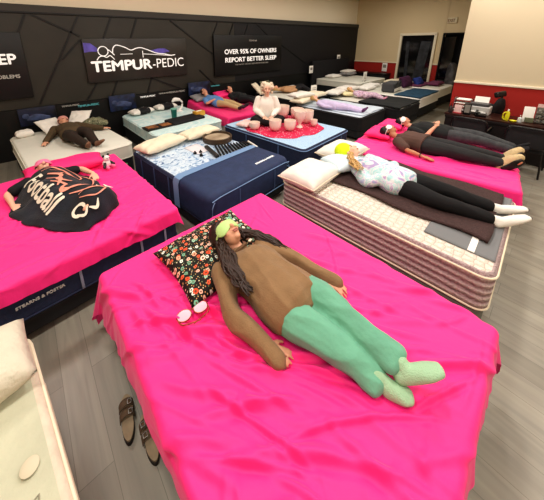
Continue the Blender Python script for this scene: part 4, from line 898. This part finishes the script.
# D: seated bowl player, facing the camera side
fd = V((-.62, -.78, 0)).normalized(); rt = V((fd.y, -fd.x, 0))   # rt: her right
c0 = V((3.93, 3.98, 0)); z0 = .655
def L_(f_, r_, z_): return tuple(c0+fd*f_+rt*r_+V((0, 0, z0+z_)))
h = V(L_(.06, 0, .70)); 
J = J_(head=h, crown=(fd.x*-.05, fd.y*-.05, 1), face=(fd.x*.9, fd.y*.9, -.3), neck=L_(.03, 0, .565), sL=L_(.0, -.165, .49), sR=L_(.0, .165, .49), hip=L_(.0, 0, .09), ground=V((0, 0, .64)),
       eL=L_(.07, -.24, .27), wL=L_(.24, -.10, .17), dL=tuple(fd*.7+rt*.6+V((0, 0, -.3))), nL=tuple(fd*.3+V((0, 0, 1))), thL=tuple(fd), eR=L_(.07, .24, .27), wR=L_(.24, .10, .17), dR=tuple(fd*.7-rt*.6+V((0, 0, -.3))), nR=tuple(fd*.3+V((0, 0, 1))), thR=tuple(fd),
       hipL=L_(.04, -.09, .09), hipR=L_(.04, .09, .09), kL=L_(.30, -.30, .10), kR=L_(.30, .30, .10), aL=L_(.34, .06, .035), aR=L_(.36, -.06, .045), heL=L_(.32, .10, .03), tL=L_(.28, .24, .03), uL=(0, 0, 1), heR=L_(.34, -.10, .035), tR=L_(.30, -.24, .03), uR=(0, 0, 1))
R, ax, loc = person('person', 'bowl player with pale blonde curls in a white blouse sitting cross-legged', J, U=tuple(fd), skin=SKINP, top=mat('white_blouse', 'eee6dc', .85, bump=.1), topfat=1.12, bottom=mat('black_trousers', '121013', .9), vox=.011, wr=.006, curl=.5)
face_detail(R, ax, h, loc)
sdv, fv, cv_ = ax; m = M(); R4 = random.Random(3); m.ell(h+cv_*.04-fv*.03, (.095, .10, .10), ax)
for i in range(70):
    a_ = R4.uniform(0, 2*math.pi); b_ = R4.uniform(-.9, 1.4)
    d_ = (sdv*math.cos(a_)+(-fv)*math.sin(a_))*math.cos(b_*.6)+cv_*math.sin(b_)
    if d_.dot(fv) > .45: continue
    m.ell(h+cv_*.01-fv*.015+d_*.118, (.034, .034, .034), ax, 8, 6)
me = fuse(m, .01, 1); me.transform(Matrix.Translation(-loc)); finish('hair', me, HAIRW, R, sharp=None)
m = M(); m.lathe([(.0, .0), (.006, .0), (.006, .22), (.018, .225), (.02, .26), (.0, .275)], (0, 0, 0), 10); me = m.mesh('mallet'); o = finish('mallet', me, PILW, None); o.location = L_(.30, .02, .10); o.rotation_euler = (.9, .3, 0); tag(o, 'pale mallet held by the bowl player', 'mallet')

# ================================================================== PROPS
FROST = mat('frosted_quartz', 'efdcd0', .45, trans=.0, bump=.05, spec=.5)
FROSTI = mat('frosted_inside', 'd9aca0', .6)
# round crimson cloth
m = M(); cx, cy = 4.02, 3.60; vs = [(0, 0, .0)]; nr, na = 16, 72
for i in range(1, nr+1):
    for j in range(na):
        a = 2*math.pi*j/na; rr = (.80+.03*math.sin(a*5+1)+.02*math.sin(a*11))*i/nr; vs.append((rr*math.cos(a), rr*math.sin(a), .004+.012*abs(noise.noise(V((rr*6*math.cos(a), rr*6*math.sin(a), 2))))*(1+(i > 12))))
fs = [(0, 1+j, 1+(j+1) % na) for j in range(na)]+[(1+(i-1)*na+j, 1+i*na+j, 1+i*na+(j+1) % na, 1+(i-1)*na+(j+1) % na) for i in range(1, nr) for j in range(na)]
m.add(vs, fs); o = m.build('round_cloth', REDD, sharp=None); o.location = (cx, cy, .622); tag(o, 'round crimson cloth with pale dots under the singing bowls', 'cloth'); sb = o.modifiers.new('s', 'SOLIDIFY'); sb.thickness = .006
def bowl(x, y, r, h_, label, kind='bowl', z=.636):
    r *= 1.12; h_ *= 1.15
    m = M(); t_ = .008
    if kind == 'cone': prof = [(0, 0), (r*.5, 0), (r*.45, .02), (r*.18, .05), (r*.2, .08), (r*.6, h_*.45), (r*.95, h_*.8), (r, h_), (r-t_, h_), (r*.9, h_*.8), (r*.5, h_*.45), (0, .1)]
    else: prof = [(0, 0), (r*.35, .004), (r*.72, h_*.14), (r*.93, h_*.38), (r, h_*.65), (r, h_), (r-t_, h_), (r-t_, h_*.65), (r*.85, h_*.38), (r*.6, h_*.2), (0, h_*.12)]
    P_ = prof
    m.lathe(P_, n=28); o = m.build('singing_bowl' if kind == 'bowl' else 'goblet_bowl', FROST, sharp=60); o.location = (x, y, z); tag(o, label, 'bowl', 'frosted singing bowls'); 
    if kind == 'bowl' : M().lathe([(r*.35, .0), (r*.4, .008), (r*.33, .014)], n=20).build('rubber_ring', mat('pink_ring', 'd98c9c'), o)
    return o
bowl(3.37, 3.74, .095, .13, 'small frosted bowl, leftmost in front of the player')
bowl(3.62, 3.42, .105, .19, 'frosted bowl directly in front of the player\'s knees')
bowl(3.84, 3.24, .10, .18, 'frosted bowl at the front edge of the crimson cloth, right of centre')
bowl(4.42, 3.98, .15, .24, 'tall frosted bowl right behind the player\'s elbow')
bowl(4.62, 3.70, .13, .20, 'frosted bowl at the back right, next to the tallest one')
bowl(4.14, 3.24, .115, .30, 'tapered frosted goblet bowl, widest in the right cluster', 'cone')
bowl(4.50, 3.34, .12, .24, 'frosted bowl at the far right end of the cloth')
bowl(4.42, 3.10, .06, .12, 'smallest frosted bowl near the right rim of the cloth')
pillow('meditation_cushion', 'pale pink folded cushion to the left of the bowl player', 'cushion', (3.42, 4.05, .68), .3, .42, .28, .10, mat('pale_pink_cloth', 'e9c3bd', .85))
# frame drum and chimes on E
m = M(); m.lathe([(.25, 0), (.265, .01), (.265, .085), (.24, .09), (.235, .05), (.23, .028)], n=40); o = m.build('frame_drum', mat('drum_rim_brown', '4a3a2a', .5)); o.location = (2.52, 3.80, .605); tag(o, 'round dark rimmed frame drum lying on the leaf print bed', 'drum')
M().lathe([(0, .05), (.236, .05), (.236, .04), (0, .04)], n=40).build('drum_skin', mat('drum_skin', 'b5a48c', .6, c2='8b7862', vscale=4), o)
WDK = mat('dark_wood_bar', '2a2321', .5)
for i in range(12):
    q = i/11; A_ = V((2.30, 3.54, .625)).lerp(V((2.86, 3.34, .625)), q); B_ = V((2.15, 3.17, .625)).lerp(V((2.80, 3.05, .625)), q); p = (A_+B_)/2
    o = M().tube([tuple(A_-p), tuple(B_-p)], .0165, 10, 2).build('chime_bar', PILW if i == 11 else PLBLACK); o.location = p
    tag(o, 'white tipped mallet at the right end of the row of black chime bars' if i == 11 else 'black chime bar in the row on the leaf print bed', 'chime', 'row of chime bars')
    if i < 11: M().tube([tuple((A_-p)*1.04), tuple((A_-p)*1.16)], .007, 6, 1).build('tip', METAL, o)
m = M(); m.box((0, 0, 0), (.06, .48, .045), bev=.012); o = m.build('wooden_bar', WDK); o.location = (2.12, 3.38, .63); o.rotation_euler = (0, 0, -.18); tag(o, 'dark wooden bar left of the row of chime bars', 'bar')
for x, y, lb in ((1.90, 3.52, 'small black bell nearest the white sheet of paper'), (1.99, 3.50, 'small black bell between the paper and the chimes'), (1.93, 3.38, 'small black bell closest to the navy cover')):
    m = M(); m.lathe([(0, 0), (.03, 0), (.026, .02), (.012, .03), (.01, .045), (0, .048)], n=14); o = m.build('hand_bell', PLBLACK); o.location = (x, y, .605); tag(o, lb, 'bell')
o = laid('E', 'paper_sheet', 'pale pinkish white paper lying beside the chimes', 'paper', -.10, .16, -.92, -.52, .606, mat('pale_paper', 'dfd8dc', .6), .002, wav=0, n=8)
# B: tray, fabric, tumbler, box, dispenser
o = M().box((0, 0, .012), (.62, .32, .024), bev=.01).build('display_tray', mat('black_tray', '1b1715', .6)); o.location = (2.02, 5.22, .622); o.rotation_euler = (0, 0, .05); tag(o, 'black tray with orange leaflets on the foot of the teal mattress', 'tray')
for i, x in enumerate((-.15, .14)): q = M().box((x, 0, .028), (.22, .2, .008), rot=.05).build('leaflet', mat('orange_brown_leaflet', 'a06a3c', .6, c2='5b3a28', vscale=14)); q.location = (2.02, 5.22, .622); tag(q, '%s orange-brown leaflet on the black tray' % ('left' if i == 0 else 'right'), 'leaflet', 'leaflets on the tray')
m = M(); m.slab(-.42, .42, -.22, .22, 0, .05, .05, .02); o = m.build('folded_blanket', BLACK); o.location = (2.68, 5.32, .622); o.rotation_euler = (0, 0, .12); tag(o, 'folded black blanket on the foot of the teal mattress', 'blanket')
m = M(); m.lathe([(0, 0), (.055, 0), (.068, .20), (.070, .21), (.0, .21)], n=20); o = m.build('tumbler', mat('teal_tumbler', '1f6a62', .4)); o.location = (2.56, 5.62, .622); tag(o, 'dark teal tumbler standing on the teal mattress', 'tumbler')
M().lathe([(.0, .212), (.072, .212), (.072, .235), (.0, .24)], n=20).build('lid', mat('teal_lid', '7db8a8', .4), o)
o = M().box((0, 0, .055), (.26, .16, .11), bev=.008).build('tissue_box', mat('yellow_box', 'd9ad45', .6, c2='c08a32', vscale=10)); o.location = (3.12, 5.46, .622); o.rotation_euler = (0, 0, .1); tag(o, 'yellow box at the right foot corner of the teal mattress', 'box')
M().box((0, 0, .113), (.14, .05, .006), bev=.003).build('opening', PAPER, o)
m = M(); m.loft([(0, 0, .03), (.07, 0, .10), (.1, 0, .22), (.02, 0, .30)], [.03, .025, .022, .03], n=10); m.loft([(.02, 0, .3), (-.1, 0, .32), (-.16, 0, .28)], [.04, .05, .03], n=12); m.lathe([(0, 0), (.09, 0), (.09, .02), (.03, .035), (0, .035)], n=20); o = m.build('desk_lamp', mat('white_plastic', 'e6e3de', .4)); o.location = (2.95, 6.15, .622); tag(o, 'small white curved lamp behind the teal tumbler', 'lamp')
# A: jacket heap
m = M(); m.loft([(-.2, 0, .06), (0, .02, .10), (.22, -.03, .05)], [.10, .13, .09], [.06, .10, .05], n=16); m.ell((.1, .08, .09), (.12, .1, .08)); me = fuse(m, .014, 2, wrinkle(.02, 9, (0, 0, 0), 8)); o = finish('crumpled_jacket', me, CAMO, None, sharp=None); o.location = (1.0, 6.18, .615); tag(o, 'crumpled olive jacket on the right head corner of the white bed', 'jacket')
# P: plush toy
t = thing('plush_toy', 'small black and white plush toy on the pink sheet beside the football blanket', 'toy', (.69, 3.84, .645), .4)
m = M(); m.ell((0, 0, .055), (.055, .05, .06)); m.ell((0, -.01, .135), (.045, .042, .042)); m.build('toy_body', mat('white_plush', 'e9e2e0', .95, bump=.6), t)
for q in (-1, 1): M().ell((q*.036, 0, .172), (.018, .012, .02)).build('ear', PLBLACK, t); M().loft([(q*.04, -.02, .07), (q*.075, -.05, .03)], [.02, .018], n=8).build('arm', PLBLACK, t); M().ell((q*.016, -.05, .142), (.007, .005, .008)).build('eye', PLBLACK, t); M().loft([(q*.03, -.02, .02), (q*.045, -.09, .02)], [.022, .022], n=8).build('leg', mat('pink_plush', 'e77aa5'), t)
# hero: glasses with pink lenses
t = thing('glasses', 'pink lensed glasses with rose gold frame beside the floral pillow', 'glasses', (.555, 1.20, .672), math.radians(-8))
RG = mat('rose_gold', 'a4553f', .35, metal=.7); PL = mat('pink_lens', 'f3b4c4', .25)
for q in (-1, 1):
    C = [(q*.055+.046*math.cos(a), .038*math.sin(a), 0) for a in [i*math.pi/8 for i in range(17)]]
    M().tube(C, .0035, 6, 1).build('rim', RG, t); m = M(); m.lathe([(0, 0), (.046, 0), (.046, .003), (0, .004)], n=24, mtx=Matrix.Diagonal((1, .83, 1, 1))); o = m.build('lens', PL, t); o.location = (q*.055, 0, -.001)
    M().tube([(q*.10, .01, 0), (q*.085, -.06, .012), (-q*.02, -.085, .01)], .0035, 6, 3).build('temple', RG, t)
M().tube([(-.012, .008, 0), (0, .016, .004), (.012, .008, 0)], .004, 6, 3).build('bridge', RG, t)
# sandals beside the hero bed
SUE = mat('taupe_suede', '5f4d3c', .8); FOOTB = mat('cork_footbed', 'a08f76', .85, var=.2, vscale=20); SOLE = mat('dark_sole', '241b17', .7)
def sandal(x, y, rz, label, mir=1):
    t = thing('sandal', label, 'sandal', (x, y, 0), rz, 'slide sandals by the bed')
    def outline(z, k=1.0):
        P_ = []
        for i in range(28):
            a = 2*math.pi*i/28; yy = math.sin(a); wv = .038+.008*max(0, yy)-.006*math.exp(-((yy+.1)/.3)**2)
            P_.append((wv*math.cos(a)*k*(1.0)+mir*.004*yy, .122*yy*k, z))
        return P_
    for nm, z0_, z1_, k, ma in (('sole', 0, .028, 1.04, SOLE), ('footbed', .028, .042, 1.0, FOOTB)):
        m = M(); a_, b_ = outline(z0_, k), outline(z1_, k); n = len(a_); m.add(a_+b_, [tuple(range(n))[::-1], tuple(range(n, 2*n))]+[(i, (i+1) % n, n+(i+1) % n, n+i) for i in range(n)]); m.build(nm, ma, t)
    for yy in (.055, .0):
        m = M(); G = []
        for i in range(13):
            a = math.pi*i/12; G.append([(.045*math.cos(a), yy+d+.006*math.sin(a), .03+.043*math.sin(a)) for d in (-.02, -.007, .007, .02)])
        m.grid(np.array(G)); o = m.build('strap', SUE, t); so = o.modifiers.new('s', 'SOLIDIFY'); so.thickness = .005
        m = M(); m.tube([(mir*.022-.011, yy-.012, .074), (mir*.022+.011, yy-.012, .072), (mir*.022+.011, yy+.012, .072), (mir*.022-.011, yy+.012, .074), (mir*.022-.011, yy-.012, .074)], .0022, 6, 1); m.build('buckle', METAL, t)
sandal(.115, 1.325, math.radians(-10), 'brown two-strap sandal farther from the bed base, left of the pair')
sandal(.190, 1.150, math.radians(-6), 'brown two-strap sandal closer to the bed base, right of the pair', -1)
# price cards
def card(label, x, y, z, w=.16, h_=.24, yaw=0):
    t = thing('price_card', label, 'card', (x, y, z), yaw); M().box((0, 0, h_/2), (w, .012, h_), bev=.004).build('card_face', PAPER, t)
    m = M()
    for i in range(4): m.box((0, -.008, h_*(.75-i*.15)), (w*.6, .003, .012))
    m.build('printed_lines', mat('grey_print', '8a8680'), t); M().box((0, .02, .01), (w*.5, .08, .02), bev=.004).build('card_foot', PLBLACK, t)
card('white price card on the high corner bed', 10.15, 4.95, .80, .26, .36); card('white price card behind the cream pillows of the lilac child\'s bed', 7.15, 5.10, .60, .30, .36)
for lb, x, y, z in (('white card on the black headboard of the corner bed', 9.15, 6.72, 1.2), ('white card high on the black wall near the corner', 11.35, 6.86, 1.55)):
    m = M().box((0, 0, 0), (.24, .02, .30), bev=.004); o = m.build('wall_card', PAPER); o.location = (x, y, z); tag(o, lb, 'card'); M().box((0, -.012, .03), (.14, .004, .1)).build('printed_block', mat('grey_print', '8a8680'), o)
m = M().box((0, 0, 0), (.02, .22, .38), bev=.004); o = m.build('wall_card', PAPER); o.location = (12.94, 5.45, 1.12); tag(o, 'white card on the red lower wall left of the dark window', 'card'); M().box((-.012, 0, .05), (.004, .14, .14)).build('printed_block', mat('grey_print', '8a8680'), o)
# black low cabinets along the far red wall
for y0, y1, lb in ((5.15, 6.85, 'black cabinet against the red lower wall'),):
    t = thing('low_cabinet', lb, 'cabinet', (12.6, (y0+y1)/2, 0)); M().box((0, 0, .42), (.6, y1-y0, .84), bev=.01).build('cabinet_body', DBASE, t); M().box((0, 0, .86), (.64, y1-y0+.04, .04), bev=.008).build('cabinet_top', PLBLACK, t)
    for q in (-.4, .4): d = M().box((-.31, q, .42), (.02, .72, .74), bev=.006).build('door', PLBLACK, t); M().box((-.33, q*.3, .5), (.02, .02, .12)).build('handle', METAL, d)
# K/N: grey fabric bag, throws
t = thing('fabric_bag', 'grey fabric storage bag with a clear label window on the bed', 'bag', (9.65, 3.75, .645), .1)
m = M(); m.slab(-.42, .42, -.2, .2, 0, .30, .08, .05); m.build('bag_body', mat('grey_mesh_fabric', '4a4a4d', .8), t); M().box((0, -.205, .08), (.74, .01, .10), bev=.003).build('label_window', PAPER, t); M().tube([(-.2, -.2, .26), (-.15, -.22, .36), (.15, -.22, .36), (.2, -.2, .26)], .012, 6).build('handle', PLBLACK, t)
laid('N', 'teal_throw', 'petrol blue throw across the foot of the far white mattress', 'throw', -.85, .85, -2.08, -1.35, .652, mat('petrol_blue', '23506b', .85, var=.4, vscale=9), .03)
laid('K', 'black_throw', 'black blanket covering the foot of the bed beside the lilac child', 'blanket', -.70, .72, -2.12, -1.0, .592, mat('charcoal_throw', '232627', .9, var=.3), .04)
laid('J', 'white_liner', 'pale blue white cover under the lilac child', 'cover', -.55, .62, -1.9, -.2, .59, mat('pale_blue_white_top', 'cdd9e4'), .015, wav=.03)
laid('O', 'mauve_throw', 'mauve and teal throw on the furthest white bed', 'throw', -.75, .5, -1.4, -.9, .67, mat('mauve_pillow', '6f3657'), .05)
# clutter near door: grey wrapped stack in the doorway
t = thing('display_stand', 'tall grey wrapped display stand in front of the dark doorway', 'stand', (12.78, 2.85, 0), .2)
m = M(); m.loft([(0, 0, .1), (0, 0, .8), (.02, .05, 1.35)], [.22, .26, .18], [.18, .2, .12], U=(0, 1, 0), n=14); me = fuse(m, .03, 1, wrinkle(.03, 5, (0, 0, 0), 3)); finish('wrapped_body', me, mat('grey_wrap', '5b5a5c', .5, var=.5, vscale=7), t, sharp=None); M().lathe([(0, 0), (.28, 0), (.28, .03), (.05, .06), (0, .06)], n=20).build('base', PLBLACK, t)

# ------------------------------------------------------------------ desk and chairs
WOODT = mat('dark_reddish_wood', '3b1d16', .3, var=.3, vscale=3, stretch=(1, 8, 1)); WOODB = mat('black_brown_wood', '171011', .5)
t = thing('desk', 'long dark wooden desk against the red lower wall', 'desk', (7.42, .33, 0))
M().box((0, 0, .735), (.66, 2.5, .035), bev=.008).build('desk_top', WOODT, t); M().box((-.31, 0, .36), (.025, 2.44, .71)).build('modesty_panel', WOODB, t)
for q in (-1, 1): M().box((.0, q*1.21, .36), (.60, .03, .71)).build('side_panel', WOODB, t)
M().box((-.33, 0, .69), (.02, 2.46, .06), bev=.004).build('edge_trim', WOODB, t)
def gchair(x, y, rz, label):
    t = thing('guest_chair', label, 'chair', (x, y, 0), rz, 'black guest chairs at the desk')
    M().slab(-.24, .24, -.24, .24, .42, .50, .08, .03).build('seat', BLACK, t)
    m = M(); m.slab(-.26, .26, -.17, .17, -.03, .03, .10, .025); o = m.build('backrest', BLACK, t); o.rotation_euler = (math.radians(82), 0, 0); o.location = (0, -.27, .68)
    m = M(); m.tube([(-.24, -.292, .54), (-.27, -.30, .68), (-.235, -.31, .835), (0, -.318, .86), (.235, -.31, .835), (.27, -.30, .68), (.24, -.292, .54)], .013, 8); m.build('back_frame', PLBLACK, t)
    for sx in (-1, 1):
        for sy in (-1, 1): M().tube([(sx*.22, sy*.2, .44), (sx*.26, sy*.27, .01)], .014, 8, 2).build('leg', PLBLACK, t)
        M().tube([(sx*.26, .18, .44), (sx*.28, .16, .64), (sx*.28, -.14, .66), (sx*.25, -.28, .62)], .015, 8).build('armrest', PLBLACK, t)
gchair(6.72, 1.02, math.radians(-90), 'black guest chair on the left side of the desk')
gchair(6.68, .22, math.radians(-92), 'black guest chair on the right side of the desk, next to the yellow bottle')
t = thing('office_chair', 'black high-backed office chair with headrest between desk and red wall', 'chair', (8.0, .98, 0), math.radians(150))
M().slab(-.20, .20, -.20, .18, .44, .54, .1, .04).build('seat', BLACK, t)
m = M(); m.loft([(0, .10, .56), (.02, .15, .74), (.02, .20, .92), (0, .20, 1.04)], [.17, .20, .15, .09], [.05, .06, .05, .04], U=(0, -1, 0), n=16); m.build('backrest', BLACK, t)
m = M(); m.slab(-.12, .12, -.05, .05, 0, .12, .04, .03); o = m.build('headrest', PLBLACK, t); o.location = (0, .17, 1.09); o.rotation_euler = (.25, .12, 0)
M().tube([(0, .20, 1.0), (0, .19, 1.12)], .022).build('neck_post', PLBLACK, t)
m = M(); m.loft([(.16, -.05, .70), (.20, .06, .80), (.14, .17, .90)], [.05, .08, .05], n=12); m.build('armrest', BLACK, t)
M().tube([(0, 0, .06), (0, 0, .45)], .03).build('gas_lift', METAL, t)
for i in range(5): a = i*2*math.pi/5; M().tube([(0, 0, .08), (.15*math.cos(a), .15*math.sin(a), .07), (.2*math.cos(a), .2*math.sin(a), .05)], .02, 8).build('leg', PLBLACK, t)
DZ = .753
def dthing(n, l, c, x, y, rz=0): return thing(n, l, c, (x, y, DZ), math.radians(rz))
t = dthing('paper_tray', 'white stacked paper trays at the left end of the desk', 'tray', 7.60, 1.38, -90)
for i in range(4): M().box((0, 0, .02+i*.075), (.30, .24, .008)).build('shelf', METAL if i % 2 else PAPER, t); M().box((.0, 0, .03+i*.075), (.24, .2, .015)).build('papers', PAPER, t)
for q in (-1, 1): M().box((q*.15, 0, .14), (.008, .24, .28)).build('side', METAL, t)
t = dthing('printer', 'grey and white printer standing left of centre on the desk', 'printer', 7.52, 1.08, -90)
M().slab(-.19, .19, -.15, .15, 0, .17, .03, .015).build('printer_body', mat('light_grey_plastic', 'b9b8b5', .5), t); M().slab(-.16, .16, -.12, .12, .17, .23, .02, .01).build('lid', mat('dark_grey_plastic', '4c4b4c', .5), t); M().box((0, -.17, .06), (.22, .07, .02), bev=.004).build('paper_output', PAPER, t); M().box((0, .10, .27), (.24, .02, .16), mtx=Matrix.Rotation(-.3, 4, 'X')).build('paper_feed', PAPER, t)
t = dthing('desk_phone', 'black desk phone in front of the printer', 'phone', 7.25, 1.00, -80)
M().box((0, 0, .03), (.18, .2, .06), bev=.012, mtx=Matrix.Rotation(.15, 4, 'X')).build('phone_base', PLBLACK, t); M().loft([(-.06, -.09, .075), (-.06, 0, .095), (-.06, .09, .09)], [.025, .017, .025], n=10).build('handset', PLBLACK, t); M().box((.035, .03, .068), (.08, .07, .006), mtx=Matrix.Rotation(.15, 4, 'X')).build('keypad', mat('light_grey_plastic', 'b9b8b5'), t)
t = dthing('document_holder', 'black upright document holder beside the printer', 'holder', 7.20, 1.22, -85)
M().box((0, 0, .12), (.12, .05, .24), bev=.006).build('holder_body', PLBLACK, t); M().box((0, -.028, .13), (.09, .006, .17)).build('insert', mat('grey_print', '8a8680'), t)
t = dthing('leaflet_stand', 'pinkish white leaflet stand at the left front of the desk', 'stand', 7.22, 1.38, -90)
M().box((0, 0, .09), (.13, .04, .18), bev=.004, mtx=Matrix.Rotation(-.15, 4, 'X')).build('leaflets', mat('pinkish_leaflet', 'd8b9b5', .6), t); M().box((0, 0, .01), (.14, .10, .02)).build('base', mat('red_base', 'b33a44'), t)
t = dthing('pump_bottle', 'dark pump bottle on the left front corner of the desk', 'bottle', 7.16, 1.50)
M().lathe([(0, 0), (.035, 0), (.035, .12), (.014, .15), (.014, .165), (0, .165)], n=18).build('bottle_body', mat('dark_bottle', '2a2224', .3), t); M().tube([(0, 0, .16), (0, 0, .2), (-.04, 0, .2)], .007, 8, 2).build('pump', PLBLACK, t)
YEL = mat('yellow_plastic', 'd9d22a', .35)
t = dthing('spray_bottle', 'yellow bottle with curved handle near the middle of the desk', 'bottle', 7.22, .60, -90)
M().loft([(0, 0, .01), (.0, 0, .09), (.005, 0, .15), (-.005, 0, .19)], [.030, .034, .026, .012], [.024, .026, .02, .012], U=(0, 1, 0), n=16).build('bottle_body', YEL, t); M().tube([(-.015, 0, .17), (-.058, 0, .13), (-.055, 0, .04), (-.02, 0, .01)], .013, 8).build('handle', YEL, t); M().lathe([(0, .19), (.014, .19), (.012, .225), (0, .228)], n=12).build('cap', PAPER, t)
t = dthing('yellow_dish', 'small yellow dish right of the yellow bottle', 'dish', 7.17, .50); M().lathe([(0, 0), (.03, 0), (.055, .03), (.05, .03), (.028, .008), (0, .008)], n=18).build('dish_body', YEL, t)
t = dthing('sanitizer_bottle', 'clear pump bottle between the yellow bottle and the white sign', 'bottle', 7.24, .42)
M().lathe([(0, 0), (.032, 0), (.032, .08), (.012, .10), (0, .10)], n=16).build('bottle_body', mat('milky_plastic', 'c9cfd0', .25), t); M().tube([(0, 0, .1), (0, 0, .135), (-.03, 0, .135)], .006, 8, 2).build('pump', PAPER, t)
t = dthing('white_sign', 'upright white sign board leaning on the desk near the right edge of the picture', 'sign', 7.34, .33, -78)
M().box((0, 0, .15), (.15, .02, .30), bev=.006, mtx=Matrix.Rotation(-.12, 4, 'X')).build('sign_board', PAPER, t); M().box((.02, -.03, .05), (.12, .03, .09), bev=.004).build('small_card', mat('olive_card', '6b6f58', .6), t)
t = dthing('card_rack', 'silver wire rack filled with small grey items at the right end of the desk', 'rack', 7.38, .07, -85)
M().box((0, .05, .15), (.34, .01, .30)).build('rack_back', METAL, t)
for i in range(3):
    M().box((0, 0, .03+i*.09), (.34, .11, .006)).build('rack_shelf', METAL, t)
    for j in range(4): M().lathe([(0, 0), (.03, 0), (.034, .02), (.026, .045), (.012, .05), (0, .05)], (-.12+j*.08, -.01, .034+i*.09), 12).build('rack_item', mat('grey_glossy_item', '9b9a92', .3, c2='4d4b45', vscale=30), t)
M().box((0, .06, .33), (.34, .01, .06)).build('header_card', mat('pinkish_leaflet', 'd8b9b5'), t)

# floor items between bed A and E
t = thing('water_bottle', 'green topped bottle in the gap between the white bed and the leaf print bed', 'bottle', (1.12, 4.55, 0)); M().lathe([(0, 0), (.04, 0), (.04, .22), (.02, .27), (0, .27)], n=14).build('bottle_body', mat('orange_bottle', 'c9623a', .4), t); M().lathe([(0, .27), (.02, .27), (.02, .31), (0, .31)], n=12).build('cap', mat('green_cap', '6f9a6a', .5), t)

# ================================================================== LIGHTS
def area(x, y, z, e, sx=1.3, sy=.7, col=(1, .95, .88), spread=None):
    l = bpy.data.lights.new('ceiling_panel_light', 'AREA'); l.shape = 'RECTANGLE'; l.size = sx; l.size_y = sy; l.energy = e; l.color = col
    o = link(bpy.data.objects.new('ceiling_panel_light', l)); o.location = (x, y, z); return o
for x in (-.5, 2.2, 4.9, 7.6, 10.6):
    for y in (-1.6, 1.4, 4.4):
        if x > 7.5 and y < 1.5: continue
        area(x, y, 4.12, 44 if y < 4 else 36, .7, .4)
area(7.4, -.2, 4.1, 30, .7, .4); area(7.5, 1.4, 4.12, 26, .7, .4)
wd = bpy.data.worlds.new('world'); bpy.context.scene.world = wd; wd.use_nodes = True; wd.node_tree.nodes['Background'].inputs[0].default_value = (.8, .8, .85, 1); wd.node_tree.nodes['Background'].inputs[1].default_value = .3

# ================================================================== CAMERA
f, pitch, roll, yaw = 266.699, math.radians(16.166), math.radians(-.7309), math.radians(39.3147)
fw = V((math.sin(yaw)*math.cos(pitch), math.cos(yaw)*math.cos(pitch), -math.sin(pitch))); r_ = V((math.cos(yaw), -math.sin(yaw), 0)); u_ = r_.cross(fw)
r2 = r_*math.cos(roll)+u_*math.sin(roll); u2 = -r_*math.sin(roll)+u_*math.cos(roll)
cd = bpy.data.cameras.new('camera'); cam = link(bpy.data.objects.new('camera', cd))
cam.matrix_world = Matrix.Translation((0, 0, 2.2962)) @ Matrix((r2, u2, -fw)).transposed().to_4x4()
cd.sensor_fit = 'HORIZONTAL'; cd.sensor_width = 36; cd.lens = f/544*36; cd.shift_x = (272-242.459)/544; cd.shift_y = -(250-119.667)/544; cd.clip_start = .02
sc = bpy.context.scene; sc.camera = cam
sc.view_settings.view_transform = 'Standard'; sc.view_settings.look = 'Medium High Contrast'; sc.view_settings.exposure = .12; sc.view_settings.gamma = 1
sc.cycles.max_bounces = 5
